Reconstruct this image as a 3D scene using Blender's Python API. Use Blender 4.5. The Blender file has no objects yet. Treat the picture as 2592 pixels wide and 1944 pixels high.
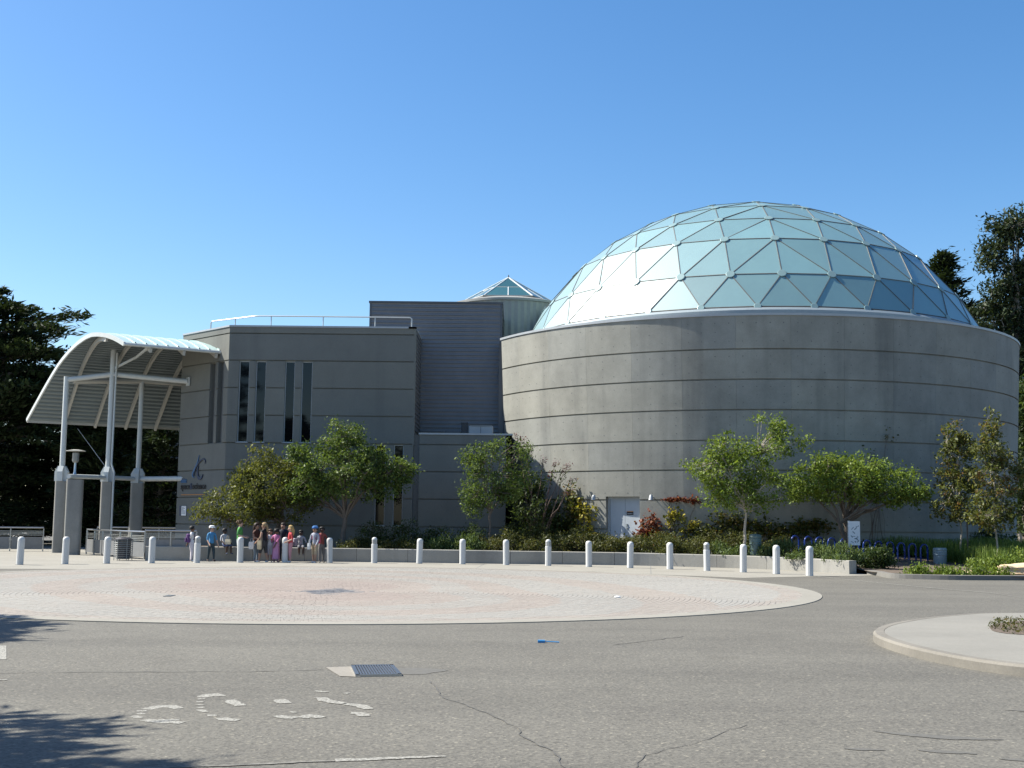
import bpy, bmesh, math, random
import numpy as np
from mathutils import Vector, Matrix

R = math.radians
scene = bpy.context.scene
col = scene.collection
random.seed(7)
rng = np.random.default_rng(11)

# ------------------------------------------------------------------ camera, sky, sun, exposure
cam_data = bpy.data.cameras.new('camera')
cam = bpy.data.objects.new('camera', cam_data)
col.objects.link(cam)
scene.camera = cam
cam_data.sensor_width = 36.0
cam_data.lens = 3100.0 / 2592.0 * 36.0
cam_data.clip_start = 0.1
cam_data.clip_end = 3000.0
cam.matrix_world = (Matrix.Translation((0, 0, 1.7)) @ Matrix.Rotation(R(90 + 6.35), 4, 'X') @ Matrix.Rotation(R(0.6), 4, 'Z'))

SUN_ELEV, SUN_BACK = 47.0, 13.0          # sun stands to the left and a little behind the buildings
sd = Vector((-math.cos(R(SUN_ELEV)) * math.cos(R(SUN_BACK)), math.cos(R(SUN_ELEV)) * math.sin(R(SUN_BACK)), math.sin(R(SUN_ELEV))))
world = bpy.data.worlds.new('World')
scene.world = world
world.use_nodes = True
wn = world.node_tree
wn.nodes.clear()
w_out = wn.nodes.new('ShaderNodeOutputWorld')
w_bg = wn.nodes.new('ShaderNodeBackground')
w_sky = wn.nodes.new('ShaderNodeTexSky')
w_sky.sky_type = 'NISHITA'
w_sky.sun_disc = False
w_sky.sun_elevation = R(SUN_ELEV)
w_sky.sun_rotation = math.atan2(sd.x, sd.y)
w_sky.altitude = 450.0
w_sky.air_density = 1.0
w_sky.dust_density = 1.15
w_sky.ozone_density = 2.0
w_bg.inputs['Strength'].default_value = 0.085
w_hs = wn.nodes.new('ShaderNodeHueSaturation')
w_hs.inputs['Saturation'].default_value = 1.30
wn.links.new(w_sky.outputs[0], w_hs.inputs['Color'])
wn.links.new(w_hs.outputs[0], w_bg.inputs[0])
wn.links.new(w_bg.outputs[0], w_out.inputs[0])
sun_data = bpy.data.lights.new('sun', 'SUN')
sun_data.energy = 5.0
sun_data.angle = R(0.53)
sun_data.color = (1.0, 0.96, 0.86)
sun = bpy.data.objects.new('sun', sun_data)
sun.rotation_euler = sd.to_track_quat('Z', 'Y').to_euler()
sun.location = (-60, 20, 70)
col.objects.link(sun)
scene.view_settings.view_transform = 'Standard'
scene.view_settings.look = 'None'
scene.view_settings.gamma = 1.0
scene.view_settings.exposure = 1.15
scene.view_settings.use_curve_mapping = False
scene.cycles.max_bounces = 6
scene.cycles.use_denoising = True

# ------------------------------------------------------------------ helpers
ORG = {}

def tag(o, label=None, cat=None, group=None, kind=None):
    if label: o['label'] = label
    if cat: o['category'] = cat
    if group: o['group'] = group
    if kind: o['kind'] = kind
    return o

def thing(name, label, cat, loc=(0, 0, 0), group=None, kind=None):
    o = bpy.data.objects.new(name, None)
    o.empty_display_size = 0.3
    o.location = loc
    col.objects.link(o)
    ORG[o.name] = Vector(loc)
    return tag(o, label, cat, group, kind)

def org(parent):
    return ORG.get(parent.name, Vector((0, 0, 0))) if parent else Vector((0, 0, 0))

def link(o, parent=None):
    col.objects.link(o)
    if parent:
        o.parent = parent
        ORG[o.name] = org(parent)
    return o

class MB:
    """collects shapes in world coordinates; build() links them as one mesh object"""
    def __init__(s):
        s.v = []; s.f = []; s.m = []
    def add(s, vs, fs, mi=0):
        n = len(s.v)
        s.v += [tuple(p) for p in vs]
        s.f += [tuple(i + n for i in f) for f in fs]
        s.m += [mi] * len(fs)
        return s
    def box(s, x0, x1, y0, y1, z0, z1, mi=0):
        return s.add([(x0, y0, z0), (x1, y0, z0), (x1, y1, z0), (x0, y1, z0), (x0, y0, z1), (x1, y0, z1), (x1, y1, z1), (x0, y1, z1)],
                     [(0, 3, 2, 1), (4, 5, 6, 7), (0, 1, 5, 4), (1, 2, 6, 5), (2, 3, 7, 6), (3, 0, 4, 7)], mi)
    def obox(s, c, ux, uy, uz, hx, hy, hz, mi=0):
        c = Vector(c); ux = Vector(ux).normalized() * hx; uy = Vector(uy).normalized() * hy; uz = Vector(uz).normalized() * hz
        vs = [c + sx * ux + sy * uy + sz * uz for sz in (-1, 1) for sx, sy in ((-1, -1), (1, -1), (1, 1), (-1, 1))]
        return s.add(vs, [(0, 3, 2, 1), (4, 5, 6, 7), (0, 1, 5, 4), (1, 2, 6, 5), (2, 3, 7, 6), (3, 0, 4, 7)], mi)
    def prism(s, poly, z0, z1, mi=0):
        n = len(poly)
        vs = [(p[0], p[1], z0) for p in poly] + [(p[0], p[1], z1) for p in poly]
        fs = [tuple(range(n - 1, -1, -1)), tuple(range(n, 2 * n))] + [(i, (i + 1) % n, n + (i + 1) % n, n + i) for i in range(n)]
        return s.add(vs, fs, mi)
    def tube(s, pts, rad, n=10, mi=0, caps=True):
        pts = [Vector(p) for p in pts]
        rads = rad if isinstance(rad, (list, tuple)) else [rad] * len(pts)
        vs = []; prev = None
        for i, p in enumerate(pts):
            t = (pts[min(i + 1, len(pts) - 1)] - pts[max(i - 1, 0)])
            if t.length < 1e-9: t = Vector((0, 0, 1))
            t.normalize()
            a = prev if prev is not None else (Vector((1, 0, 0)) if abs(t.x) < 0.9 else Vector((0, 1, 0)))
            a = (a - t * a.dot(t))
            if a.length < 1e-6: a = t.orthogonal()
            a.normalize(); prev = a
            b = t.cross(a)
            for k in range(n):
                q = 2 * math.pi * k / n
                vs.append(p + (a * math.cos(q) + b * math.sin(q)) * rads[i])
        fs = [(i * n + k, i * n + (k + 1) % n, (i + 1) * n + (k + 1) % n, (i + 1) * n + k) for i in range(len(pts) - 1) for k in range(n)]
        if caps:
            fs += [tuple(range(n - 1, -1, -1)), tuple((len(pts) - 1) * n + k for k in range(n))]
        return s.add(vs, fs, mi)
    def lathe(s, prof, c=(0, 0, 0), n=20, mi=0):
        vs = [(c[0] + r * math.cos(2 * math.pi * k / n), c[1] + r * math.sin(2 * math.pi * k / n), c[2] + z) for r, z in prof for k in range(n)]
        fs = [(i * n + k, i * n + (k + 1) % n, (i + 1) * n + (k + 1) % n, (i + 1) * n + k) for i in range(len(prof) - 1) for k in range(n)]
        fs += [tuple(range(n - 1, -1, -1)), tuple((len(prof) - 1) * n + k for k in range(n))]
        return s.add(vs, fs, mi)
    def ball(s, c, rx, ry, rz, n=10, m=7, mi=0):
        prof = [(math.sin(math.pi * (i + .02) / (m + .04)), -math.cos(math.pi * (i + .02) / (m + .04))) for i in range(m + 1)]
        vs = [(c[0] + rx * r * math.cos(2 * math.pi * k / n), c[1] + ry * r * math.sin(2 * math.pi * k / n), c[2] + rz * z) for r, z in prof for k in range(n)]
        fs = [(i * n + k, i * n + (k + 1) % n, (i + 1) * n + (k + 1) % n, (i + 1) * n + k) for i in range(m) for k in range(n)]
        fs += [tuple(range(n - 1, -1, -1)), tuple(m * n + k for k in range(n))]
        return s.add(vs, fs, mi)
    def build(s, name, mats, parent=None, smooth=False, kind=None, bevel=0, angle=35):
        o0 = org(parent)
        me = bpy.data.meshes.new(name)
        me.from_pydata([(p[0] - o0.x, p[1] - o0.y, p[2] - o0.z) for p in s.v], [], s.f)
        if not isinstance(mats, (list, tuple)): mats = [mats]
        for m in mats: me.materials.append(m)
        me.polygons.foreach_set('material_index', s.m)
        if bevel:
            bm = bmesh.new(); bm.from_mesh(me)
            bmesh.ops.bevel(bm, geom=[e for e in bm.edges if len(e.link_faces) == 2 and e.calc_face_angle(0) > 0.6], offset=bevel, segments=1, affect='EDGES')
            bm.to_mesh(me); bm.free()
        if smooth:
            me.polygons.foreach_set('use_smooth', [True] * len(me.polygons))
            me.set_sharp_from_angle(angle=R(angle))
        me.update()
        ob = bpy.data.objects.new(name, me)
        link(ob, parent)
        if kind: ob['kind'] = kind
        return ob

def quads_mesh(name, V, mat, parent=None, tint=None, kind=None, normals=None):
    """V: (n,4,3) world quads -> one mesh object, with a per-quad tint attribute"""
    n = len(V)
    o0 = np.array(org(parent))
    me = bpy.data.meshes.new(name)
    me.vertices.add(n * 4); me.loops.add(n * 4); me.polygons.add(n)
    me.vertices.foreach_set('co', (V.reshape(-1, 3) - o0).astype(np.float32).ravel())
    me.loops.foreach_set('vertex_index', np.arange(n * 4, dtype=np.int32))
    me.polygons.foreach_set('loop_start', np.arange(0, n * 4, 4, dtype=np.int32))
    me.polygons.foreach_set('loop_total', np.full(n, 4, dtype=np.int32))
    me.update(calc_edges=True)
    if tint is not None:
        a = me.attributes.new('tint', 'FLOAT', 'FACE')
        a.data.foreach_set('value', np.asarray(tint, np.float32))
    if mat: me.materials.append(mat)
    ob = bpy.data.objects.new(name, me)
    link(ob, parent)
    if kind: ob['kind'] = kind
    return ob

def copy_tree(o, parent=None):
    c = o.copy(); col.objects.link(c)
    if parent: c.parent = parent
    for ch in o.children: copy_tree(ch, c)
    return c

# ------------------------------------------------------------------ materials
class NT:
    def __init__(s, name):
        s.m = bpy.data.materials.new(name); s.m.use_nodes = True
        s.t = s.m.node_tree; s.b = s.t.nodes['Principled BSDF']; s.out = s.t.nodes['Material Output']
        s.co = s.t.nodes.new('ShaderNodeTexCoord')
    def n(s, typ, **kw):
        nd = s.t.nodes.new(typ)
        for k, v in kw.items(): setattr(nd, k, v)
        return nd
    def l(s, a, b): s.t.links.new(a, b)
    def noise(s, scale, detail=4, rough=.6, vec=None, stretch=None, dist=0):
        nd = s.n('ShaderNodeTexNoise'); nd.inputs['Scale'].default_value = scale; nd.inputs['Detail'].default_value = detail
        nd.inputs['Roughness'].default_value = rough; nd.inputs['Distortion'].default_value = dist
        src = vec or s.geo()
        if stretch:
            mp = s.n('ShaderNodeMapping'); mp.inputs['Scale'].default_value = stretch
            s.l(src, mp.inputs[0]); src = mp.outputs[0]
        s.l(src, nd.inputs['Vector']); return nd.outputs['Fac']
    def geo(s):
        if not hasattr(s, '_g'): s._g = s.n('ShaderNodeNewGeometry')
        return s._g.outputs['Position']
    def ramp(s, fac, stops):
        nd = s.n('ShaderNodeValToRGB'); e = nd.color_ramp.elements
        while len(e) < len(stops): e.new(.5)
        for el, (p, c) in zip(e, stops):
            el.position = p; el.color = (c[0], c[1], c[2], 1) if not isinstance(c, (int, float)) else (c, c, c, 1)
        s.l(fac, nd.inputs[0]); return nd.outputs[0]
    def mix(s, fac, a, b, mode='MIX'):
        nd = s.n('ShaderNodeMix', data_type='RGBA', blend_type=mode)
        for i, v in ((0, fac), (6, a), (7, b)):
            if isinstance(v, (int, float)): nd.inputs[i].default_value = v
            elif isinstance(v, tuple): nd.inputs[i].default_value = (*v, 1)
            else: s.l(v, nd.inputs[i])
        return nd.outputs[2]
    def bump(s, h, strength=.3, dist=.01):
        nd = s.n('ShaderNodeBump'); nd.inputs['Strength'].default_value = strength; nd.inputs['Distance'].default_value = dist
        s.l(h, nd.inputs['Height']); s.l(nd.outputs[0], s.b.inputs['Normal'])
    def set(s, **kw):
        for k, v in kw.items():
            k = {'color': 'Base Color', 'rough': 'Roughness', 'metal': 'Metallic', 'spec': 'Specular IOR Level', 'coat': 'Coat Weight'}.get(k, k)
            if isinstance(v, (int, float)): s.b.inputs[k].default_value = v
            elif isinstance(v, tuple): s.b.inputs[k].default_value = (*v, 1)
            else: s.l(v, s.b.inputs[k])
        return s

def c3(c, k): return (c[0] * k, c[1] * k, c[2] * k)

def plain(name, c, rough=.6, metal=0, var=.12, scale=6, spec=.5):
    t = NT(name)
    t.set(color=t.ramp(t.noise(scale, 5, .65), [(.25, c3(c, 1 - var)), (.75, c3(c, 1 + var))]), rough=rough, metal=metal, spec=spec)
    return t.m

def concrete(name, c, var=.16, streak=.35):
    t = NT(name)
    big = t.ramp(t.noise(.55, 6, .7), [(.3, c3(c, 1 - var)), (.7, c3(c, 1 + var * .8))])
    rnd = t.n('ShaderNodeObjectInfo').outputs['Random']
    big = t.mix(1, big, t.ramp(rnd, [(0, (.92, .93, .95)), (1, (1.05, 1.03, 1.0))]), 'MULTIPLY')
    st = t.ramp(t.noise(1, 4, .6, stretch=(.6, .6, .06)), [(.54, (1, 1, 1)), (.72, (1 - streak, 1 - streak * .98, 1 - streak * .93))])
    big = t.mix(1, big, st, 'MULTIPLY')
    fine = t.ramp(t.noise(26, 5, .7), [(.25, (.88, .88, .88)), (.7, (1.08, 1.08, 1.08))])
    t.set(color=t.mix(1, big, fine, 'MULTIPLY'), rough=.85, spec=.3)
    t.bump(t.noise(40, 4, .7), .25, .01)
    return t.m

def leafmat(name, dark, light, third=None, trans=.35, rough=.5):
    t = NT(name)
    at = t.n('ShaderNodeAttribute', attribute_name='tint')
    stops = [(0, dark), (.75, light)] + ([(1, third)] if third else [])
    if third: stops = [(0, dark), (.62, light), (1, third)]
    cl = t.ramp(at.outputs['Fac'], stops)
    t.set(color=cl, rough=rough, spec=.18)
    tr = t.n('ShaderNodeBsdfTranslucent'); t.l(t.mix(1, cl, (1.25, 1.2, .55), 'MULTIPLY'), tr.inputs[0])
    mx = t.n('ShaderNodeMixShader'); mx.inputs[0].default_value = trans
    t.l(t.b.outputs[0], mx.inputs[1]); t.l(tr.outputs[0], mx.inputs[2]); t.l(mx.outputs[0], t.out.inputs[0])
    return t.m

M = {}
M['concrete'] = concrete('concrete', (.168, .171, .157), .10, .2)
M['drum'] = concrete('drum_concrete', (.262, .261, .235), .2, .32)
M['pale_concrete'] = concrete('pale_concrete', (.275, .268, .245), .16, .32)
M['joint'] = plain('joint', (.16, .16, .155), .9)
M['tie'] = plain('tie_hole', (.13, .13, .125), .9)
M['coping'] = plain('coping_metal', (.36, .38, .40), .5, .25, .06)
M['ring'] = plain('ring_metal', (.24, .28, .30), .5, .2, .06)
M['sand_joint'] = plain('sand_joint', (.222, .207, .184), .95)
M['siding'] = plain('metal_siding', (.185, .176, .174), .42, .35, .10, 2)
M['trim'] = plain('siding_trim', (.10, .105, .115), .5, .3, .06)
M['ribbed'] = plain('ribbed_metal', (.24, .25, .245), .45, .4, .08)
M['turret'] = plain('turret_metal', (.27, .265, .24), .5, .1, .06)
M['white_steel'] = plain('white_steel', (.50, .52, .51), .35, 0, .05)
M['rib_paint'] = plain('rib_paint', (.40, .39, .355), .5, 0, .06)
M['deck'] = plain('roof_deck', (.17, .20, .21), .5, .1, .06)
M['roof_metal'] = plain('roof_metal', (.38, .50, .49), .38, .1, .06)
M['bollard'] = plain('bollard_paint', (.50, .50, .49), .55, 0, .05, 12)
M['steel'] = plain('stainless', (.40, .41, .42), .30, .9, .06)
M['mesh_panel'] = plain('perforated_panel', (.20, .20, .20), .5, .4, .1)
M['dark_metal'] = plain('dark_metal', (.045, .045, .05), .5, .2)
M['blue_paint'] = plain('blue_paint', (.012, .035, .19), .25, .1, .08)
M['door'] = plain('door_paint', (.40, .435, .47), .5, 0, .05, 3)
M['frame'] = plain('frame_paint', (.40, .42, .43), .5, 0, .05)
M['black'] = plain('black_print', (.012, .012, .014), .6)
M['navy'] = plain('navy_print', (.012, .03, .08), .5)
M['sign_blue'] = plain('sign_blue', (.04, .13, .27), .5)
M['orange'] = plain('orange_print', (.55, .22, .05), .6)
M['white'] = plain('white_print', (.74, .75, .76), .5, 0, .04)
M['soil'] = plain('soil', (.10, .075, .055), .95, 0, .3, 9)
M['bark'] = plain('bark', (.13, .105, .085), .9, 0, .3, 25)
M['pale_bark'] = plain('pale_bark', (.33, .29, .24), .85, 0, .25, 25)
M['twig'] = plain('twig', (.12, .08, .065), .9, 0, .2, 20)
M['bin_green'] = plain('bin_green', (.11, .16, .15), .5, 0, .1)
M['bin_grey'] = plain('bin_grey', (.20, .25, .27), .5, 0, .1)
M['grate'] = plain('grate_iron', (.13, .145, .17), .45, .6, .2, 20)
M['patch'] = concrete('patch_concrete', (.225, .21, .185), .15, .1)
M['kerb'] = concrete('kerb_concrete', (.175, .163, .142), .2, .25)
M['dark_kerb'] = concrete('dark_kerb_concrete', (.15, .145, .135), .2, .2)
M['island'] = concrete('island_concrete', (.215, .205, .180), .1, .08)
M['plastic_blue'] = plain('blue_plastic', (.03, .25, .55), .4)
def rockmat():
    t = NT('sandstone')
    t.set(color=t.ramp(t.noise(1.2, 7, .7, stretch=(1, 1, 7)), [(.3, (.30, .20, .11)), (.5, (.50, .39, .25)), (.72, (.58, .49, .36))]), rough=.9, spec=.2)
    t.bump(t.noise(3, 8, .7, stretch=(1, 1, 5)), .6, .05)
    return t.m
M['rock'] = rockmat()

def glassmat(name, c, rough, spec=.5, var=.0):
    t = NT(name)
    rnd = t.n('ShaderNodeObjectInfo').outputs['Random']
    a = t.ramp(rnd, [(0, c3(c, 1 - var)), (1, c3(c, 1 + var))])
    a = t.mix(1, a, t.ramp(t.noise(.7, 5, .7, stretch=(1, 1, .5)), [(.3, (.93, .93, .94)), (.7, (1.06, 1.06, 1.05))]), 'MULTIPLY')
    t.set(color=a, rough=rough, spec=spec)
    if 'dome' in name: t.set(coat=1.0); t.b.inputs['Coat Roughness'].default_value = .40
    return t.m
M['window'] = glassmat('window_glass', (.003, .004, .006), .03, .45)
M['dome_glass'] = glassmat('dome_glass', (.14, .252, .264), .40, 1.0, .13)
M['sky_glass'] = glassmat('skylight_glass', (.035, .10, .11), .15, .8, .15)
M['dome_bar'] = plain('dome_bar', (.11, .108, .10), .6, .1, .08)
M['dome_disc'] = plain('dome_disc', (.19, .28, .285), .4, .1, .08)

def asphalt():
    t = NT('asphalt')
    base = t.ramp(t.noise(.35, 6, .65), [(.3, (.114, .107, .093)), (.7, (.138, .130, .113))])
    sp = t.n('ShaderNodeTexVoronoi'); sp.inputs['Scale'].default_value = 48; t.l(t.geo(), sp.inputs['Vector'])
    ag = t.ramp(sp.outputs['Color'], [(.12, (.66, .66, .66)), (.5, (.98, .98, .97)), (.84, (1.14, 1.13, 1.10)), (.96, (1.9, 1.85, 1.7))])
    base = t.mix(1, base, ag, 'MULTIPLY')
    base = t.mix(1, base, t.ramp(t.noise(22, 3, .6), [(.3, (.86, .86, .86)), (.7, (1.13, 1.13, 1.12))]), 'MULTIPLY')
    tr = t.ramp(t.noise(1, 5, .6, stretch=(.10, .55, 1)), [(.42, (1, 1, 1)), (.72, (.82, .82, .83))])
    oil = t.ramp(t.noise(.9, 3, .5), [(.62, (1, 1, 1)), (.80, (.80, .79, .78))])
    tr = t.mix(1, tr, oil, 'MULTIPLY')
    t.set(color=t.mix(1, base, tr, 'MULTIPLY'), rough=.85, spec=.3)
    t.bump(sp.outputs['Distance'], .22, .005)
    return t.m
M['asphalt'] = asphalt()

def apronmat():
    t = NT('apron_concrete')
    c = t.ramp(t.noise(.5, 6, .7), [(.3, (.225, .212, .183)), (.7, (.265, .25, .219))])
    c = t.mix(1, c, t.ramp(t.noise(14, 5, .7), [(.3, (.92, .92, .92)), (.7, (1.06, 1.06, 1.06))]), 'MULTIPLY')
    t.set(color=c, rough=.88, spec=.25)
    return t.m
M['apron'] = apronmat()

def pavermat():
    t = NT('paver_clay')
    at = t.n('ShaderNodeAttribute', attribute_name='tint')
    c = t.ramp(at.outputs['Fac'], [(0, (.085, .09, .105)), (.12, (.17, .165, .165)), (.2, (.235, .195, .172)), (.42, (.252, .212, .187)), (.62, (.260, .231, .203)), (.82, (.256, .244, .222)), (1, (.27, .261, .243))])
    c = t.mix(1, c, t.ramp(t.noise(.6, 5, .7), [(.3, (.93, .93, .93)), (.7, (1.05, 1.05, 1.05))]), 'MULTIPLY')
    t.set(color=c, rough=.85, spec=.25)
    return t.m
M['paver'] = pavermat()

def paintmat():
    t = NT('worn_road_paint')
    nz = t.noise(34, 6, .8)
    t.set(color=t.ramp(nz, [(.42, (.126, .119, .104)), (.54, (.29, .28, .25)), (.78, (.38, .37, .335))]), rough=.8, spec=.3)
    return t.m
M['paint'] = paintmat()
def fadedmat():
    t = NT('faded_road_paint')
    t.set(color=t.ramp(t.noise(12, 6, .75), [(.42, (.126, .119, .104)), (.72, (.24, .23, .205))]), rough=.85, spec=.3)
    return t.m
M['faded'] = fadedmat()
M['tar'] = plain('tar', (.084, .079, .070), .7, 0, .2, 30)
M['dark_tone'] = plain('dark_asphalt', (.098, .093, .082), .85, 0, .2, 14)

# foliage
M['leaf_olive'] = leafmat('leaf_olive', (.035, .045, .012), (.12, .135, .033), (.19, .19, .055))
M['leaf_green'] = leafmat('leaf_green', (.028, .05, .016), (.10, .15, .038), (.155, .195, .06))
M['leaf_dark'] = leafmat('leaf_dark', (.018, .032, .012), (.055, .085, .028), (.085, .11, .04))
M['leaf_bright'] = leafmat('leaf_bright', (.04, .075, .016), (.15, .21, .038), (.22, .26, .06))
M['leaf_russet'] = leafmat('leaf_russet', (.045, .06, .02), (.12, .135, .04), (.20, .09, .045))
M['leaf_cypress'] = leafmat('leaf_cypress', (.010, .018, .009), (.032, .050, .020), (.05, .065, .028), .15, .7)
M['leaf_euc'] = leafmat('leaf_euc', (.012, .020, .010), (.034, .050, .022), (.055, .070, .034), .2)
M['leaf_hedge'] = leafmat('leaf_hedge', (.030, .038, .014), (.085, .095, .03), (.13, .10, .05))
M['leaf_lav'] = leafmat('leaf_lavender', (.04, .065, .025), (.11, .155, .055), (.16, .20, .09))
M['leaf_red'] = leafmat('leaf_red', (.07, .018, .012), (.19, .05, .032), (.26, .13, .06))
M['leaf_yellow'] = leafmat('leaf_yellow', (.10, .12, .02), (.34, .30, .05), (.46, .38, .10))
M['leaf_vine'] = leafmat('leaf_vine', (.03, .045, .012), (.10, .12, .03), (.16, .10, .03))
M['leaf_purple'] = leafmat('leaf_purple', (.09, .035, .06), (.18, .075, .11), (.22, .12, .14))
M['grass'] = leafmat('grass_blades', (.06, .10, .02), (.15, .22, .05), (.24, .26, .10))

# ------------------------------------------------------------------ ground, apron, paved circle
def sheet(name, poly, z, mat, parent=None, kind=None):
    return MB().add([(p[0], p[1], z) for p in poly], [tuple(range(len(poly)))]).build(name, mat, parent, kind=kind)

ground = sheet('asphalt_ground', [(-500, -300), (500, -300), (500, 900), (-500, 900)], 0.0, M['asphalt'], kind='structure')
def catmull(pts, sub=6):
    out = []
    P = [Vector((*p[:2], 0)) for p in pts]
    for i in range(len(P) - 1):
        a, b, c, d = P[max(i - 1, 0)], P[i], P[i + 1], P[min(i + 2, len(P) - 1)]
        for k in range(sub):
            t = k / sub
            out.append(0.5 * ((2 * b) + (c - a) * t + (2 * a - 5 * b + 4 * c - d) * t * t + (3 * b - a - 3 * c + d) * t ** 3))
    out.append(P[-1]); return [(p.x, p.y) for p in out]

CC, CR = (-4.35, 31.85), 12.0
# concrete apron between the pavers and the buildings
apr_near = [(-60, 26), (-30, 34.2), (-20, 38.6), (-13.6, 39.6), (-10.9, 41.9), (-8.2, 43.3), (-4.0, 43.85), (0.1, 43.1), (2.8, 41.8), (5.2, 39.6), (7.2, 38.25), (9.75, 39.85), (11.2, 40.6), (12.25, 41.3)]
apron = sheet('concrete_apron', apr_near + [(12.4, 43.5), (12.0, 60), (-60, 90)], 0.006, M['apron'], kind='structure')
mb = MB()
for x0, y0, x1, y1 in ((-40, 44.6, -10.0, 46.6), (-40, 50.0, -20, 51.5), (-16.9, 39.9, -14.2, 47.4), (-8.0, 43.4, -7.4, 48.6), (-1.2, 43.4, -1.0, 48.3), (4.6, 40.4, 5.4, 47.6), (-24, 37.0, -22, 60)):
    d = Vector((x1 - x0, y1 - y0, 0)).normalized(); nrm = Vector((-d.y, d.x, 0)) * .012
    mb.add([(x0 - nrm.x, y0 - nrm.y, .0085), (x1 - nrm.x, y1 - nrm.y, .0085), (x1 + nrm.x, y1 + nrm.y, .0085), (x0 + nrm.x, y0 + nrm.y, .0085)], [(0, 1, 2, 3)])
mb.build('expansion_joint', M['joint'], apron)

circle = MB().prism([(CC[0] + (CR - .1) * math.cos(a * R(3)), CC[1] + (CR - .1) * math.sin(a * R(3))) for a in range(120)], -0.05, 0.010).build('paved_circle', M['sand_joint'], kind='structure')
# plain concrete edging band round the pavers
mb = MB()
for a in range(120):
    q0, q1 = R(a * 3), R(a * 3 + 3)
    vs = []
    for q in (q0, q1):
        for rr, z in ((CR - .46, .012), (CR - .46, .020), (CR, .015), (CR, -.02)):
            vs.append((CC[0] + rr * math.cos(q), CC[1] + rr * math.sin(q), z))
    mb.add(vs, [(0, 4, 5, 1), (1, 5, 6, 2), (2, 6, 7, 3)])
mb.build('edging_band', M['apron'], circle)

# pavers laid in rings about the dark diamond
PC = np.array((-4.17, 28.8))
cw, pl, jt = 0.115, 0.23, 0.010
def paver_tint(x, y, th, r):
    dx, dy = x - PC[0], y - PC[1]
    if abs(dx - dy * .12) / .6 + abs(dy) / 1.15 < 1: return 0.01 + .05 * random.random()
    if abs(dx) / 1.1 + abs(dy) / 1.5 < 1 and random.random() < .4: return .12
    rc = math.hypot(x - CC[0], y - CC[1])
    sw = r + 2.6 * (math.sin(th * 2 + .7) * .55 + math.sin(th + 2.2) * .5)
    if rc > CR - .95: return .60 + .1 * random.random()
    k = sw
    if k < 3.0: return .42
    if k < 4.4: return .56
    if k < 5.6: return .76
    if k < 6.8: return .58
    if k < 8.6: return .80
    if k < 10.2: return .62
    return .84
PV = []; PT = []
r = 0.0
while r < 15.2:
    rm = r + cw / 2
    n = max(3, int(round(2 * math.pi * rm / pl)))
    off = random.random()
    a = (np.arange(n) + off) * 2 * math.pi / n
    px, py = PC[0] + rm * np.cos(a), PC[1] + rm * np.sin(a)
    keep = np.hypot(px - CC[0], py - CC[1]) < CR - .42
    for th, x, y in zip(a[keep], px[keep], py[keep]):
        hw = math.pi / n - jt / 2 / rm
        ra, rb = r + jt / 2, r + cw - jt / 2
        z = .0145 + .002 * random.random()
        q = [(PC[0] + rr * math.cos(t), PC[1] + rr * math.sin(t), z) for rr, t in ((ra, th - hw), (rb, th - hw), (rb, th + hw), (ra, th + hw))]
        PV.append(q); PT.append(min(1, max(0, paver_tint(x, y, th, r) + random.gauss(0, .03))))
    r += cw
PV = np.array(PV); PT = np.array(PT)
near = np.argsort(PV[:, :, 1].mean(1) + 0.25 * np.abs(PV[:, :, 0].mean(1) + 3))
single, rest = near[:290], near[290:]
def with_sides(V):
    L = V.copy(); L[:, :, 2] = .0105
    out = [V]
    for i in range(4):
        j = (i + 1) % 4
        out.append(np.stack([V[:, i], L[:, i], L[:, j], V[:, j]], 1))
    return np.concatenate(out)
quads_mesh('paver_field', with_sides(PV[rest]), M['paver'], circle, np.tile(PT[rest], 5), kind='stuff')
for k in single:
    quads_mesh('paver', with_sides(PV[k:k + 1]), M['paver'], circle, np.tile(PT[k:k + 1], 5))

# a small utility cover in the pavers
mb = MB(); mb.box(-7.35, -7.20, 26.3, 26.75, .018, .026)
for i in range(4): mb.box(-7.345 + i * .037, -7.325 + i * .037, 26.33, 26.72, .026, .030)
cv = mb.build('utility_cover', M['ribbed']); tag(cv, 'small grey utility cover set in the pavers', 'cover')

# ------------------------------------------------------------------ road markings, cracks, stains, dark streaks
def strip(name, pts, w, z, mat, parent=ground, jag=0.0):
    vs = []; n = len(pts)
    for i, p in enumerate(pts):
        a = Vector((*pts[max(i - 1, 0)], 0)); b = Vector((*pts[min(i + 1, n - 1)], 0)); d = (b - a).normalized()
        nr = Vector((-d.y, d.x, 0))
        ww = w[i] if isinstance(w, (list, tuple)) else w
        for sgn in (-1, 1):
            vs.append((p[0] + sgn * nr.x * (ww / 2 + random.uniform(-jag, jag)), p[1] + sgn * nr.y * (ww / 2 + random.uniform(-jag, jag)), z + i * 5e-5))
    return MB().add(vs, [(2 * i, 2 * i + 2, 2 * i + 3, 2 * i + 1) for i in range(n - 1)]).build(name, mat, parent)
def lerp_pts(pts, step=.15, wob=0.0):
    out = []
    for a, b in zip(pts[:-1], pts[1:]):
        n = max(2, int(math.hypot(b[0] - a[0], b[1] - a[1]) / step))
        out += [(a[0] + (b[0] - a[0]) * i / n + random.uniform(-wob, wob), a[1] + (b[1] - a[1]) * i / n + random.uniform(-wob, wob)) for i in range(n)]
    return out + [pts[-1]]
strip('painted_line', lerp_pts([(9.95, 40.0), (10.61, 36.6), (11.41, 33.2), (12.16, 31.2)]), .085, .005, M['paint'], jag=.008)
strip('painted_line', lerp_pts([(12.16, 31.2), (12.1, 28.9), (12.0, 26)]), .06, .005, M['faded'], jag=.01)
strip('painted_line', lerp_pts([(9.6, 39.3), (15.5, 35.2), (19, 33.4)]), .05, .005, M['faded'], jag=.01)
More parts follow.
